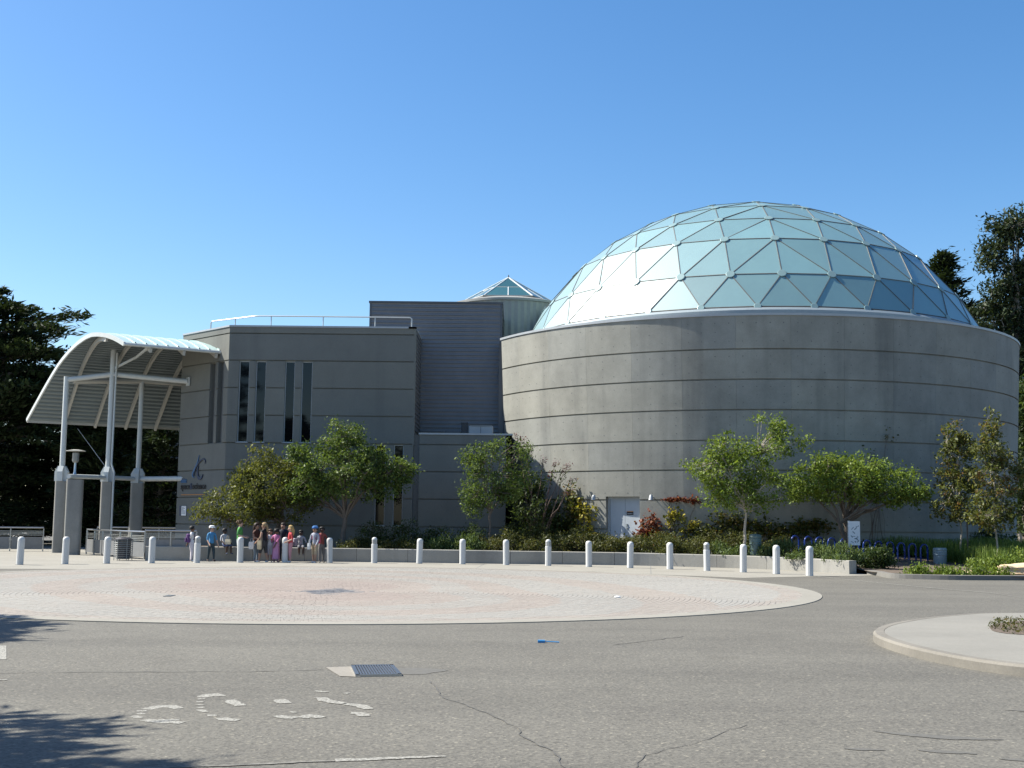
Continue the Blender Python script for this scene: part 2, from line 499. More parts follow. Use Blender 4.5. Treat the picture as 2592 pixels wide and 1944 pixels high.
strip('stop_line', lerp_pts([(-1.22, 8.88), (-.85, 8.98), (-.45, 9.08)], .05), [.10 - .06 * i / 18 for i in range(40)], .005, M['paint'], jag=.012)
strip('stop_line', lerp_pts([(-2.6, 8.5), (-1.75, 8.72), (-1.22, 8.87)], .05), .035, .005, M['faded'], jag=.015)
sheet('painted_block', [(-8.0, 16.25), (-7.6, 14.7), (-5.94, 14.75), (-6.57, 16.29)], .005, M['paint'], ground)
strip('painted_block', lerp_pts([(-6.0, 12.94), (-5.2, 12.94)]), .06, .005, M['paint'], jag=.01)
strip('blue_mark', lerp_pts([(-7.6, 16.85), (-7.0, 16.85)], .1), .30, .005, M['sign_blue'], jag=.04)
strip('blue_mark', lerp_pts([(-6.8, 14.6), (-6.17, 14.6)], .1), .30, .005, M['sign_blue'], jag=.04)
# worn letters of the word painted on the asphalt: pieces of STOP-like lettering as they remain (a word read from the far side)
letters = [[(-3.211, 11.107), (-3.153, 11.273), (-3.038, 11.305), (-2.941, 11.171)], [(-3.27, 11.013), (-3.184, 11.041)], [(-3.202, 10.755), (-3.138, 10.633)], [(-3.194, 10.841), (-3.16, 10.887)], [(-3.064, 10.555), (-2.921, 10.462), (-2.819, 10.449), (-2.705, 10.416)], [(-2.944, 10.542), (-2.77, 10.574)], [(-2.902, 11.859), (-2.892, 12.018), (-2.83, 12.076), (-2.758, 11.948)], [(-2.92, 11.755), (-2.854, 11.785)], [(-2.887, 11.581), (-2.823, 11.586)], [(-2.844, 11.413), (-2.771, 11.394)], [(-2.792, 11.251), (-2.731, 11.232)], [(-2.595, 10.795), (-2.513, 10.822)], [(-2.61, 11.726), (-2.519, 11.533), (-2.432, 11.37)], [(-2.458, 10.677), (-2.376, 10.599), (-2.272, 10.565)], [(-2.741, 11.116), (-2.656, 10.987)], [(-2.162, 11.784), (-2.058, 11.541)], [(-2.004, 10.834), (-1.914, 10.754), (-1.82, 10.718)], [(-1.917, 11.015), (-1.869, 11.04)], [(-1.766, 10.722), (-1.717, 10.853), (-1.606, 10.732)], [(-1.916, 12.365), (-1.773, 12.319)], [(-1.615, 12.248), (-1.558, 12.225)], [(-1.807, 11.939), (-1.713, 11.74), (-1.604, 11.622), (-1.517, 11.579)], [(-1.504, 11.531), (-1.425, 11.513), (-1.341, 11.422), (-1.255, 11.24)], [(-1.385, 11.006), (-1.309, 11.011), (-1.233, 10.842)]]
for li, L in enumerate(letters):
    pts = lerp_pts(L, .03)
    n = len(pts)
    strip('painted_letter', pts, [(.13 if n > 6 else .075) * (.75 + .25 * math.sin(math.pi * (i + .5) / n)) for i in range(n)], .002 + .0001 * li, M['paint'], jag=.016)
strip('crack', lerp_pts([(-.84, 13.2), (-.62, 12.0), (-.3, 11.35), (.05, 10.4), (.12, 9.9), (.35, 9.2), (.42, 8.4)], .12, .022), .012, .004, M['tar'], jag=.005)
strip('crack', lerp_pts([(2.0, 10.6), (1.5, 9.8), (1.0, 9.2), (.8, 8.4)], .12, .02), .008, .004, M['tar'], jag=.003)
strip('crack', lerp_pts([(-6, 13.4), (-4.4, 13.7), (-2.9, 13.85), (-2.1, 14.1)], .2, .02), .02, .004, M['dark_tone'], jag=.008)
strip('crack', lerp_pts([(1.45, 17.2), (2.1, 18.0), (2.6, 18.6)], .15, .03), .02, .004, M['tar'], jag=.006)
for pts, w in (([(3.0, 10.35), (3.45, 10.1), (3.95, 10.0)], .16), ([(2.55, 9.55), (2.85, 9.5)], .09), ([(3.1, 9.52), (3.5, 9.4)], .12), ([(3.6, 9.2), (3.85, 9.15)], .07), ([(4.6, 11.6), (5.6, 11.2)], .16)):
    p = lerp_pts(pts, .06, .006); n = len(p)
    strip('dark_streak', p, [w * math.sin(math.pi * (i + .6) / (n + .2)) for i in range(n)], .004, M['dark_tone'], jag=.02)  # faint dark streaks, thinned towards both ends

# drain with concrete patch
dr = thing('storm_drain', 'iron storm drain grate in the asphalt with a concrete patch at its left', 'drain', (-1.5, 13.9, 0))
MB().add([(-2.10, 14.30, .006), (-1.78, 14.42, .006), (-1.60, 13.47, .006), (-1.83, 13.52, .006)], [(0, 3, 2, 1)]).build('concrete_patch', M['patch'], dr)
mb = MB()
a, b, c, d = Vector((-1.80, 14.38, 0)), Vector((-1.36, 14.46, 0)), Vector((-1.19, 13.62, 0)), Vector((-1.64, 13.52, 0))
mb.add([(*p.xy, .007) for p in (a, d, c, b)], [(0, 1, 2, 3)])
mb.build('drain_pit', M['black'], dr)
for i in range(15):
    t = (i + .5) / 15
    p, q = a.lerp(b, t), d.lerp(c, t)
    MB().obox(((p.x + q.x) / 2, (p.y + q.y) / 2, .016), q - p, b - a, (0, 0, 1), (q - p).length / 2, .0088, .008).build('grate_bar', M['grate'], dr)
mb = MB()
for p, q in ((a, b), (b, c), (c, d), (d, a)):
    mb.obox(((p.x + q.x) / 2, (p.y + q.y) / 2, .013), q - p, Vector((-(q - p).y, (q - p).x, 0)), (0, 0, 1), (q - p).length / 2 + .02, .022, .013)
mb.build('frame', M['steel'], dr)
mb = MB(); p0 = Vector((-1.1, 14.05, 0))
mb.add([(p0.x + rx * math.cos(q) * (1 + .25 * math.sin(3 * q)), p0.y + .30 * rx / .36 * math.sin(q), .0035) for q in [R(20 * i) for i in range(18)] for rx in (.36,)], [tuple(range(18))])
mb.build('dark_stain', M['dark_tone'], ground)
# litter
mb = MB(); mb.box(.40, .50, 17.42, 17.50, .004, .035); mb.tube([(.50, 17.46, .02), (.70, 17.44, .012)], .008, 6)
tag(mb.build('plastic_litter', M['plastic_blue']), 'crumpled blue plastic scrap lying on the open asphalt', 'litter')
mb = MB(); mb.ball((2.4, 27.6, .03), .07, .05, .025)
tag(mb.build('paper_litter', M['white']), 'tiny white paper scrap on the pavers at the right', 'litter')

# ------------------------------------------------------------------ kerbed island at the right
isl = [(9.5, 22.62), (8.6, 22.45), (7.86, 21.9), (6.93, 21.0), (6.0, 19.75), (5.5, 18.75), (5.26, 17.9), (5.18, 17.1), (5.2, 16.25), (5.34, 15.3), (5.56, 14.6), (5.9, 14.1), (6.6, 13.5), (8, 13.0)]
isl = catmull(isl, 5)
cen = Vector((8.6, 17.8, 0))
def inset(p, k):
    d = (cen - Vector((*p, 0))).normalized() * k
    return (p[0] + d.x, p[1] + d.y)
full = isl + [(14, 12.4), (22, 12.4), (22, 23.2), (14, 23.2)]
island = MB().prism([inset(p, .16) if i < len(isl) else p for i, p in enumerate(full)], -.02, .132).build('traffic_island', M['island'], kind='structure')
mb = MB(); prof = [(0, -.02), (.0, .10), (.03, .130), (.155, .134)]
vs = []
for p in isl + [(14, 12.4)]:
    for k, z in prof: q = inset(p, k); vs.append((q[0], q[1], z))
m = len(prof)
mb.add(vs, [(i * m + j, i * m + j + 1, (i + 1) * m + j + 1, (i + 1) * m + j) for i in range(len(isl)) for j in range(m - 1)])
mb.build('kerb', M['kerb'], island, smooth=True)
bed_poly = catmull([(8.9, 20.75), (8.2, 20.35), (7.62, 19.65), (7.36, 19.05), (7.2, 18.4), (7.38, 18.0), (8.2, 17.75), (9.6, 17.9)], 4) + [(13, 18), (13, 21.4)]
sheet('planting_bed', bed_poly, .138, M['soil'], island)

# ------------------------------------------------------------------ planting ground behind the walls and at the right
soil = sheet('planting_soil', [(-13.9, 48.1), (-12.2, 48.3), (-7, 49.0), (-1.9, 48.8), (4.0, 48.75), (7.3, 47.2), (9.95, 45.2), (10.9, 43.0), (11.8, 42.15), (12.6, 46), (14, 50), (20, 56), (22, 70), (-15, 70)], .43, M['soil'], kind='structure')
# bank at the right, sloping up towards the drum
mb = MB(); nx, ny = 22, 14
def bank_z(x, y):
    t = min(1, max(0, (y - 40.2) / 9.0)); u = min(1, max(0, (x - 11.5) / 5.0))
    return .10 + .42 * t * t * (1 - .25 * u) + .05 * math.sin(x * 1.7) * t
vs = []
for j in range(ny):
    for i in range(nx):
        y0 = 41.25 if i == 0 else (39.4 if i == 1 else 38.6 + .035 * (i - 2) ** 1.4)
        x = 12.15 + i * 1.6 if i else 12.05
        y = y0 + (62 - y0) * (j / (ny - 1)) ** 1.4
        vs.append((x, y, bank_z(x, y)))
mb.add(vs, [(j * nx + i, j * nx + i + 1, (j + 1) * nx + i + 1, (j + 1) * nx + i) for j in range(ny - 1) for i in range(nx - 1)])
bank = mb.build('planted_bank', M['soil'], kind='structure', smooth=True)
cur = catmull([(12.1, 42.0), (12.18, 41.0), (12.05, 39.9), (12.25, 39.0), (13.6, 38.42), (15, 38.5), (17, 38.9), (20, 40), (26, 43)], 6)
mb = MB(); vs = []
for i, p in enumerate(cur):
    a = Vector((*cur[max(i - 1, 0)], 0)); b = Vector((*cur[min(i + 1, len(cur) - 1)], 0)); d = (b - a).normalized(); nr = Vector((-d.y, d.x, 0))
    for k, z in ((0, -.02), (.02, .14), (.17, .15), (.17, .05)): vs.append((p[0] + nr.x * k, p[1] + nr.y * k, z))
mb.add(vs, [(i * 4 + j, (i + 1) * 4 + j, (i + 1) * 4 + j + 1, i * 4 + j + 1) for i in range(len(cur) - 1) for j in range(3)])
kerb = mb.build('road_kerb', M['dark_kerb'], kind='structure')

# ------------------------------------------------------------------ concrete building with recessed reveals
REV = [0.15, 1.37, 2.60, 3.82, 5.03, 6.27, 7.51, 8.75, 9.98]
GAP = .052
def wall_bands(parent, o, u, length, zs, openings, top, thick=.26, mat='concrete', base=0.0):
    """stacked concrete bands with recessed joints on the line o + u*s; the face looks to the right-hand side of u"""
    o = Vector((*o, 0)); u = Vector((*u, 0)).normalized(); inn = Vector((-u.y, u.x, 0))
    lv = [base] + zs + [top]
    jm = MB()
    for k in range(len(lv) - 1):
        z0 = lv[k] + (GAP / 2 if k else 0); z1 = lv[k + 1] - (GAP / 2 if k < len(lv) - 2 else 0)
        zc = (z0 + z1) / 2
        cuts = sorted((a, b) for a, b, c, d in openings if c < zc < d)
        s = 0
        for a, b in cuts + [(length, length)]:
            if a - s > .01:
                MB().obox(o + u * ((s + a) / 2) + inn * thick / 2 + Vector((0, 0, zc)), u, inn, (0, 0, 1), (a - s) / 2, thick / 2, (z1 - z0) / 2).build('concrete_band', M[mat], parent)
            s = b
        if k:
            cuts = sorted((a, b) for a, b, c, d in openings if c - .01 < lv[k] < d + .01)
            s = 0
            for a, b in cuts + [(length, length)]:
                if a - s > .01: jm.obox(o + u * ((s + a) / 2) + inn * (.075 + (thick - .075) / 2) + Vector((0, 0, lv[k])), u, inn, (0, 0, 1), (a - s) / 2, (thick - .075) / 2, GAP / 2)
                s = b
    if jm.v: jm.build('recessed_joint', M[mat], parent)
    tm = MB()
    for k in range(len(lv) - 1):
        if lv[k + 1] - lv[k] < .6: continue
        for fz in (.25, .75):
            z = lv[k] + (lv[k + 1] - lv[k]) * fz
            n = int(length / .62)
            for i in range(n):
                s = (i + .5) * length / n
                if any(a - .06 < s < b + .06 and c < z < d for a, b, c, d in openings): continue
                c = o + u * s - inn * .002 + Vector((0, 0, z)); rr = random.uniform(.016, .028)
                tm.add([c + (u * math.cos(R(60 * q)) + Vector((0, 0, 1)) * math.sin(R(60 * q))) * rr for q in range(6)], [(0, 1, 2, 3, 4, 5)])
    if tm.v: tm.build('tie_holes', M['tie'], parent, kind='stuff')

def slot_window(parent, o, u, a, b, z0, z1, depth=.17, blind=False):
    o = Vector((*o, 0)); u = Vector((*u, 0)).normalized(); inn = Vector((-u.y, u.x, 0)); c = (a + b) / 2; hw = (b - a) / 2
    w = MB().obox(o + u * c + inn * (depth + .02) + Vector((0, 0, (z0 + z1) / 2)), u, inn, (0, 0, 1), hw, .02, (z1 - z0) / 2).build('blind_recess' if blind else 'window', M['joint'] if blind else M['window'], parent)
    if blind: return w
    fm = MB(); t = .018
    for s in (a + t, b - t): fm.obox(o + u * s + inn * (depth - .03) + Vector((0, 0, (z0 + z1) / 2)), u, inn, (0, 0, 1), t, .03, (z1 - z0) / 2)
    for z in (z0 + t, z1 - t): fm.obox(o + u * c + inn * (depth - .03) + Vector((0, 0, z)), u, inn, (0, 0, 1), hw - 2 * t, .028, t)
    fm.build('frame', M['frame'], w)
    MB().obox(o + u * c + inn * (depth / 2 - .03) + Vector((0, 0, z0 - .012)), u, inn, (0, 0, 1), hw + .04, depth / 2 + .02, .014).build('sill', M['coping'], w)
    return w

YB = 54.8
BX0, BX1 = -12.79, -4.39
hall = thing('concrete_hall', 'grey board marked concrete hall with tall slot windows behind the plaza trees', 'building', (-9, 57, 0))
fr_open = [(.48, .95, 5.055, 8.725), (1.24, 1.70, 5.055, 8.725), (2.56, 3.00, 5.055, 8.725), (3.31, 3.79, 5.055, 8.725), (6.72, 7.18, 1.395, 5.005), (7.53, 7.97, 1.395, 5.005)]
wall_bands(hall, (BX0, YB), (1, 0), BX1 - BX0, REV, fr_open, 10.27)
for a, b, z0, z1 in fr_open: slot_window(hall, (BX0, YB), (1, 0), a, b, z0, z1)
FX = Vector((-.7071, .7071, 0)); FL = 4.06
fo = (BX0 + FX.x * FL, YB + FX.y * FL)
fa_open = [(FL - 1.53, FL - 1.06, 5.055, 8.725), (FL - .85, FL - .36, 5.055, 8.725)]
wall_bands(hall, fo, (.7071, -.7071), FL, REV, fa_open, 10.27)
for a, b, z0, z1 in fa_open: slot_window(hall, fo, (.7071, -.7071), a, b, z0, z1, .24, True)
wall_bands(hall, (fo[0], fo[1] + 12), (0, -1), 12, REV, [], 10.27)
ins = .262
MB().prism([(fo[0] + ins, fo[1] + 12), (fo[0] + ins, fo[1] + ins * .42), (BX0 + ins * .42, YB + ins), (BX1 - .02, YB + ins), (BX1 - .02, 70), (fo[0] + ins, 70)], 0, 10.2).build('inner_core', M['joint'], hall)
# coping along the parapet
cp = [(fo[0] - .03, fo[1] + 12), (fo[0] - .03, fo[1] - .015), (BX0 - .015, YB - .035), (BX1 + .03, YB - .035), (BX1 + .03, 58.3)]
mb = MB()
for p, q in zip(cp[:-1], cp[1:]):
    p, q = Vector((*p, 0)), Vector((*q, 0)); d = (q - p).normalized(); nr = Vector((-d.y, d.x, 0))
    mb.add([(*(v).xy, z) for z in (10.272, 10.35) for v in (p, q, q + nr * .34, p + nr * .34)], [(0, 3, 2, 1), (4, 5, 6, 7), (0, 1, 5, 4), (1, 2, 6, 5), (2, 3, 7, 6), (3, 0, 4, 7)])
mb.build('coping', M['coping'], hall)
# metal side with lapped siding
def siding(parent, o, u, length, z0, z1, pitch=.196, name='siding_board'):
    o = Vector((*o, 0)); u = Vector((*u, 0)).normalized(); inn = Vector((-u.y, u.x, 0)); me = None
    n = int(round((z1 - z0) / pitch)); ph = (z1 - z0) / n
    for k in range(n):
        z = z0 + k * ph
        if me is None:
            b = MB(); vs = []
            for s in (0, length):
                for d, dz in ((-.028, 0), (-.022, .05), (.0, ph * .62), (-.006, ph - .012), (.03, ph - .012), (.03, 0)): vs.append(o + u * s + inn * d + Vector((0, 0, z + dz)))
            b.add(vs, [(i, (i + 1) % 6, 6 + (i + 1) % 6, 6 + i) for i in range(6)] + [(5, 4, 3, 2, 1, 0), (6, 7, 8, 9, 10, 11)])
            me = b.build(name, M['siding'], parent)
        else:
            c = me.copy(); c.location = (0, 0, k * ph); link(c, parent); c.parent = parent
siding(hall, (BX1, YB + .27), (0, 1), 3.2, 5.7, 10.27)
MB().box(BX1 - .06, BX1 + .034, YB - .002 + .004, YB + .27, 5.0, 10.262).build('corner_trim', M['concrete'], hall)

# roof railing
rail = thing('roof_railing', 'thin white pipe railing along the flat roof of the hall', 'railing', (-9, 56.5, 10.3))
rp = [(-14.35, 57.6), (-12.1, 56.1), (-11.7, 55.9), (-4.65, 55.9)]
posts = [(-14.35, 57.6), (-13.0, 56.75), (-11.15, 55.9), (-8.75, 55.9), (-6.35, 55.9), (-4.65, 55.9)]
MB().tube([(-14.35, 57.6, 10.1), (-14.35, 57.6, 10.88), (-14.28, 57.55, 10.95)] + [(x, y, 10.96) for x, y in rp[1:3]] + [(-4.75, 55.9, 10.96), (-4.66, 55.9, 10.9), (-4.65, 55.9, 10.1)], .03, 8).build('top_rail', M['white_steel'], rail, smooth=True)
for x, y in posts[1:5]: MB().tube([(x, y, 10.1), (x, y, 10.95)], .024, 8).build('post', M['white_steel'], rail, smooth=True)

# metal-clad block behind
MX0, MX1, MY = -6.9, -.5, 58.3
metal = thing('metal_clad_block', 'dark brown ribbed metal clad block rising behind the concrete hall', 'building', (-3.7, 60, 0))
MB().box(MX0 + .03, MX1 - .03, MY + .032, 66, 4.5, 12.1).build('inner_core', M['trim'], metal)
siding(metal, (MX0 + .09, MY), (1, 0), MX1 - MX0 - .18, 4.9, 12.06)
siding(metal, (MX1, MY + .1), (0, 1), 6.0, 4.9, 12.06)
for x in (MX0, MX1 - .09): MB().box(x, x + .09, MY - .036, MY + .06, 4.5, 12.06).build('corner_trim', M['trim'], metal)
MB().box(MX0 - .04, MX1 + .04, MY - .05, 66, 12.06, 12.15).build('roof_cap', M['trim'], metal)

# low concrete annex
annex = thing('concrete_annex', 'low flat roofed concrete annex between the hall and the round drum', 'building', (-2, 56, 0))
AX0, AX1 = -4.12, .03
wall_bands(annex, (AX0, YB + .04), (1, 0), AX1 - AX0, [z for z in REV if z < 5.4], [], 5.48)
wall_bands(annex, (AX1, YB + .04), (0, 1), 3.0, [z for z in REV if z < 5.4], [], 5.48)
MB().box(AX0, AX1 - .27, YB + .31, 58.2, 0, 5.40).build('inner_core', M['joint'], annex)
MB().box(AX0 - .04, AX1 + .03, YB, YB + .35, 5.482, 5.56).build('coping', M['coping'], annex)
MB().box(BX1 + .003, AX0 - .003, YB + .16, YB + .4, 0, 5.47).build('shadow_gap', M['joint'], annex)
MB().tube([(AX1 + .09, YB + .3, .4), (AX1 + .09, YB + .3, 4.9), (AX1 + .09, YB + .32, 5.3)], .05, 8).build('downpipe', M['dark_metal'], annex, smooth=True)
ru = thing('roof_unit', 'pale boxy ventilation unit on the annex roof in front of the metal cladding', 'ventilation unit', (-1.5, 56.3, 5.4))
MB().box(-1.95, -.85, 55.9, 56.9, 5.4, 5.98).build('housing', M['coping'], ru, bevel=.02)
MB().box(-1.42, -1.40, 55.885, 55.9, 5.45, 5.95).build('seam', M['trim'], ru)
MB().box(-1.9, -.9, 55.85, 56.95, 5.985, 6.0).build('lid', M['coping'], ru)
rv = thing('roof_vent', 'dark upright vent box beside the pale roof unit on the annex', 'vent', (-2.2, 56.1, 5.4))
MB().box(-2.30, -2.02, 55.95, 56.3, 5.4, 6.1).build('stack', M['dark_metal'], rv, bevel=.015)
MB().box(-2.33, -1.99, 55.92, 56.33, 6.105, 6.15).build('cap', M['trim'], rv)
MB().box(-3.05, -2.36, 55.95, 56.6, 5.4, 5.75).build('curb', M['trim'], rv)

# ribbed turret with pyramid skylight
tur = thing('skylight_turret', 'round ribbed metal turret topped by a glass pyramid skylight', 'building', (-.3, 66.5, 0))
TC = (-.25, 66.6)
mb = MB(); n = 120
vs = []
for k in range(n):
    a = 2 * math.pi * k / n; rr = 3.22 + (.035 if k % 2 else 0)
    vs += [(TC[0] + rr * math.cos(a), TC[1] + rr * math.sin(a), z) for z in (8.0, 13.2)]
mb.add(vs, [(2 * k, 2 * ((k + 1) % n), 2 * ((k + 1) % n) + 1, 2 * k + 1) for k in range(n)])
mb.build('ribbed_wall', M['turret'], tur)
MB().lathe([(3.25, 0), (3.34, .02), (3.34, .14), (2.6, .34), (2.5, .34)], (TC[0], TC[1], 13.18), 48).build('rim', M['turret'], tur, smooth=True)
HX = [(TC[0] + 2.62 * math.sin(R(30 + 60 * k)), TC[1] - 2.62 * math.cos(R(30 + 60 * k)), 13.58) for k in range(6)]
AP = Vector((TC[0], TC[1], 15.02))
def bar(parent, p, q, r, mat, name='glazing_bar', n=6):
    return MB().tube([p, q], r, n).build(name, mat, parent)
for k in range(6):
    p, q = Vector(HX[k]), Vector(HX[(k + 1) % 6]); t = .47
    pm, qm = p.lerp(AP, t), q.lerp(AP, t); mid, midm = (p + q) / 2, (pm + qm) / 2
    for tri in ((pm, qm, AP), (p, mid, midm, pm), (mid, q, qm, midm)):
        ca = sum(tri, Vector()) / len(tri); nn = (tri[1] - tri[0]).cross(tri[-1] - tri[0]).normalized() * .012
        vs = [ca + (v - ca) * .985 for v in tri]
        m2 = len(tri)
        MB().add([v + nn for v in vs] + [v - nn for v in vs], [tuple(range(m2)), tuple(range(2 * m2 - 1, m2 - 1, -1))] + [(i, m2 + i, m2 + (i + 1) % m2, (i + 1) % m2) for i in range(m2)]).build('glass_pane', M['sky_glass'], tur)
    bar(tur, p, AP, .05, M['white_steel']); bar(tur, pm, qm, .03, M['rib_paint']); bar(tur, mid, midm, .038, M['white_steel']); bar(tur, p, q, .05, M['ribbed'])
MB().tube([AP, AP + Vector((0, 0, .16))], [.05, .015], 8).build('finial', M['dark_metal'], tur)

# ------------------------------------------------------------------ the drum
DC = Vector((11.67, 62.69, 0)); DR = 13.42; FLARE = .045
drum = thing('concrete_drum', 'great round grey concrete drum with horizontal reveals under the glass dome', 'building', (11.67, 62.69, 0))
def dpt(th, z, off=0):
    r = DR - FLARE * (10.2 - z) + off
    return Vector((DC.x + r * math.sin(th), DC.y - r * math.cos(th), z))
DTH = R(-32.3)
dhalf = .80 / 13.2
dz0, dz1 = .42, 2.74
def curved(t0, t1, z0, z1, off0, off1, name, mat, parent, seg=None):
    n = seg or max(1, int(math.ceil((t1 - t0) / R(1.7))))
    vs = []
    for i in range(n + 1):
        t = t0 + (t1 - t0) * i / n
        vs += [dpt(t, z0, off0), dpt(t, z1, off0), dpt(t, z1, off1), dpt(t, z0, off1)]
    fs = [(4 * i + j, 4 * (i + 1) + j, 4 * (i + 1) + (j + 1) % 4, 4 * i + (j + 1) % 4) for i in range(n) for j in range(4)] + [(3, 2, 1, 0), (4 * n, 4 * n + 1, 4 * n + 2, 4 * n + 3)]
    return MB().add(vs, fs).build(name, mat, parent, smooth=True)
lv = [0.0] + REV[:-1] + [10.12]
step = R(9.5); T0 = R(-1.45) - 8 * step
TCUT = R(-65.3)
tm = MB()
for k in range(len(lv) - 1):
    z0, z1 = lv[k] + (.030 if k else 0), lv[k + 1] - (.030 if k < len(lv) - 2 else 0)
    for i in range(19):
        t0, t1 = T0 + i * step + .0025 / 13, T0 + (i + 1) * step - .0025 / 13
        if t1 < TCUT: continue
        t0 = max(t0, TCUT)
        cells = [(t0, t1, z0, z1)]
        a, b = DTH - dhalf, DTH + dhalf
        if a < t1 and b > t0 and z0 < dz1:
            cells = []
            if a > t0: cells.append((t0, a, z0, z1))
            if b < t1: cells.append((b, t1, z0, z1))
            aa, bb = max(a, t0), min(b, t1)
            if z1 > dz1 + .02: cells.append((aa, bb, dz1, z1))
            if z0 < dz0 - .02: cells.append((aa, bb, z0, min(z1, dz0)))
        for c in cells:
            if c[1] - c[0] > .002: curved(*c, 0, -.3, 'concrete_panel', M['drum'], drum)
        if z1 - z0 > .6:
            for fz in (.22, .5, .78):
                z = z0 + (z1 - z0) * fz
                for q in range(4):
                    t = t0 + (t1 - t0) * (q + .5) / 4 + random.uniform(-.001, .001)
                    if abs(t - DTH) < dhalf + .01 and z < dz1 + .05: continue
                    if fz == .5 and random.random() < .6: continue
                    rr = random.uniform(.014, .028); c = dpt(t, z, .003); u = Vector((math.cos(t), math.sin(t), 0))
                    tm.add([c + (u * math.cos(R(60 * j)) + Vector((0, 0, 1)) * math.sin(R(60 * j))) * rr for j in range(6)], [(0, 1, 2, 3, 4, 5)])
tm.build('tie_holes', M['tie'], drum, kind='stuff')
for z in REV[:-1]:
    for a, b in (((TCUT, DTH - dhalf), (DTH + dhalf, T0 + 19 * step)) if z < dz1 else ((TCUT, T0 + 19 * step),)):
        curved(a, b, z - .029, z + .029, -.075, -.3, 'recessed_joint', M['drum'], drum)
tb0, tb1 = T0 + 19 * step, T0 + 2 * math.pi
curved(tb0, tb1, 0, 10.12, 0, -.3, 'rear_wall', M['drum'], drum, 60)
curved(TCUT - R(.3), T0 + 2 * math.pi, 10.122, 10.22, .04, -.42, 'coping', M['coping'], drum, 144)
MB().box(-.62, -.36, 57.35, 58.25, 0, 10.1).build('shadow_gap', M['trim'], drum)  # solid dark infill box; the strip's shade is put into its colour
mb = MB(); n = 96
mb.lathe([(12.98, 9.85), (12.98, 9.95)], (DC.x, DC.y, 0), 96)
mb.build('roof_deck', M['ribbed'], drum)

# ------------------------------------------------------------------ geodesic dome
GC = Vector((11.98, 62.0, 5.50)); GR = 12.46
dome = thing('geodesic_dome', 'pale teal geodesic dome of triangular glass panels on the concrete drum', 'dome', (GC.x, GC.y, 10.0))
PH = [65.13, 56.56, 44.85, 35.24, 24.94, 16.4, 8.2]; NN = [30, 30, 25, 20, 15, 10, 5]; TH0 = R(-2.57)
def node(row, i):
    if row == 7: return Vector((GC.x, GC.y, 10.74 + (GC.z + GR - 10.74) * .972))
    n = NN[row]; th = TH0 + ((i + .5) if row == 0 else i) * 2 * math.pi / n; ph = R(PH[row])
    p = GC + GR * Vector((math.sin(ph) * math.sin(th), -math.sin(ph) * math.cos(th), math.cos(ph)))
    p.z = 10.74 + (p.z - 10.74) * .972
    return p
tris = []; edges = set()
def E_(a, b): edges.add((min(a, b), max(a, b)))
def T_(a, b, c):
    tris.append((a, b, c)); E_(a, b); E_(b, c); E_(c, a)
for i in range(30):
    T_((0, i), (1, (i + 1) % 30), (1, i)); T_((0, i), (0, (i + 1) % 30), (1, (i + 1) % 30))
for row in range(1, 7):
    n0 = NN[row]; n1 = NN[row + 1] if row < 6 else 1; k = n0 // 5
    for s in range(5):
        for j in range(k):
            lo0, lo1 = (row, (s * k + j) % n0), (row, (s * k + j + 1) % n0)
            up = lambda q: (7, 0) if row == 6 else (row + 1, (s * (k - 1) + q) % n1)
            T_(lo0, lo1, up(j))
            if j < k - 1: T_(lo1, up(j + 1), up(j))
for t in tris:
    P = [node(*q) for q in t]; ca = sum(P, Vector()) / 3
    nn = (P[1] - P[0]).cross(P[2] - P[0]).normalized()
    if nn.dot(ca - GC) < 0: nn = -nn; P = [P[0], P[2], P[1]]
    tw = Vector((random.uniform(-.016, .016), random.uniform(-.016, .016), random.uniform(-.016, .016)))
    vs = [ca + (p - ca) * (1 - .03 / max(.2, (p - ca).length)) for p in P]
    MB().add([v + nn * .02 + tw * (1 if i == 0 else 0) for i, v in enumerate(vs)] + [v - nn * .02 for v in vs], [(0, 1, 2), (5, 4, 3), (0, 3, 4, 1), (1, 4, 5, 2), (2, 5, 3, 0)]).build('glass_panel', M['dome_glass'], dome)
for a, b in sorted(edges):
    p, q = node(*a), node(*b)
    out = ((p + q) / 2 - GC).normalized(); d = (q - p).normalized()
    MB().obox((p + q) / 2 + out * .015, d, d.cross(out), out, (q - p).length / 2, .016, .028).build('glazing_bar', M['dome_bar'], dome)
disc = None
for row in range(0, 7):
    for i in range(NN[row]):
        p = node(row, i); out = (p - GC).normalized(); big = .20 if row else .16
        a = out.orthogonal().normalized(); b = out.cross(a)
        vs = [p + out * h + (a * math.cos(R(30 * k)) + b * math.sin(R(30 * k))) * rr for h, rr in ((.02, big), (.05, big), (.058, big * .88)) for k in range(12)]
        MB().add(vs, [(j * 12 + k, j * 12 + (k + 1) % 12, (j + 1) * 12 + (k + 1) % 12, (j + 1) * 12 + k) for j in range(2) for k in range(12)] + [tuple(24 + k for k in range(12))]).build('node_plate', M['dome_disc'], dome)
MB().lathe([(11.5, 9.9), (11.5, 10.58), (11.38, 10.70), (11.24, 10.72), (11.1, 10.6)], (GC.x, GC.y, 0), 90).build('base_ring', M['ring'], dome, smooth=True)

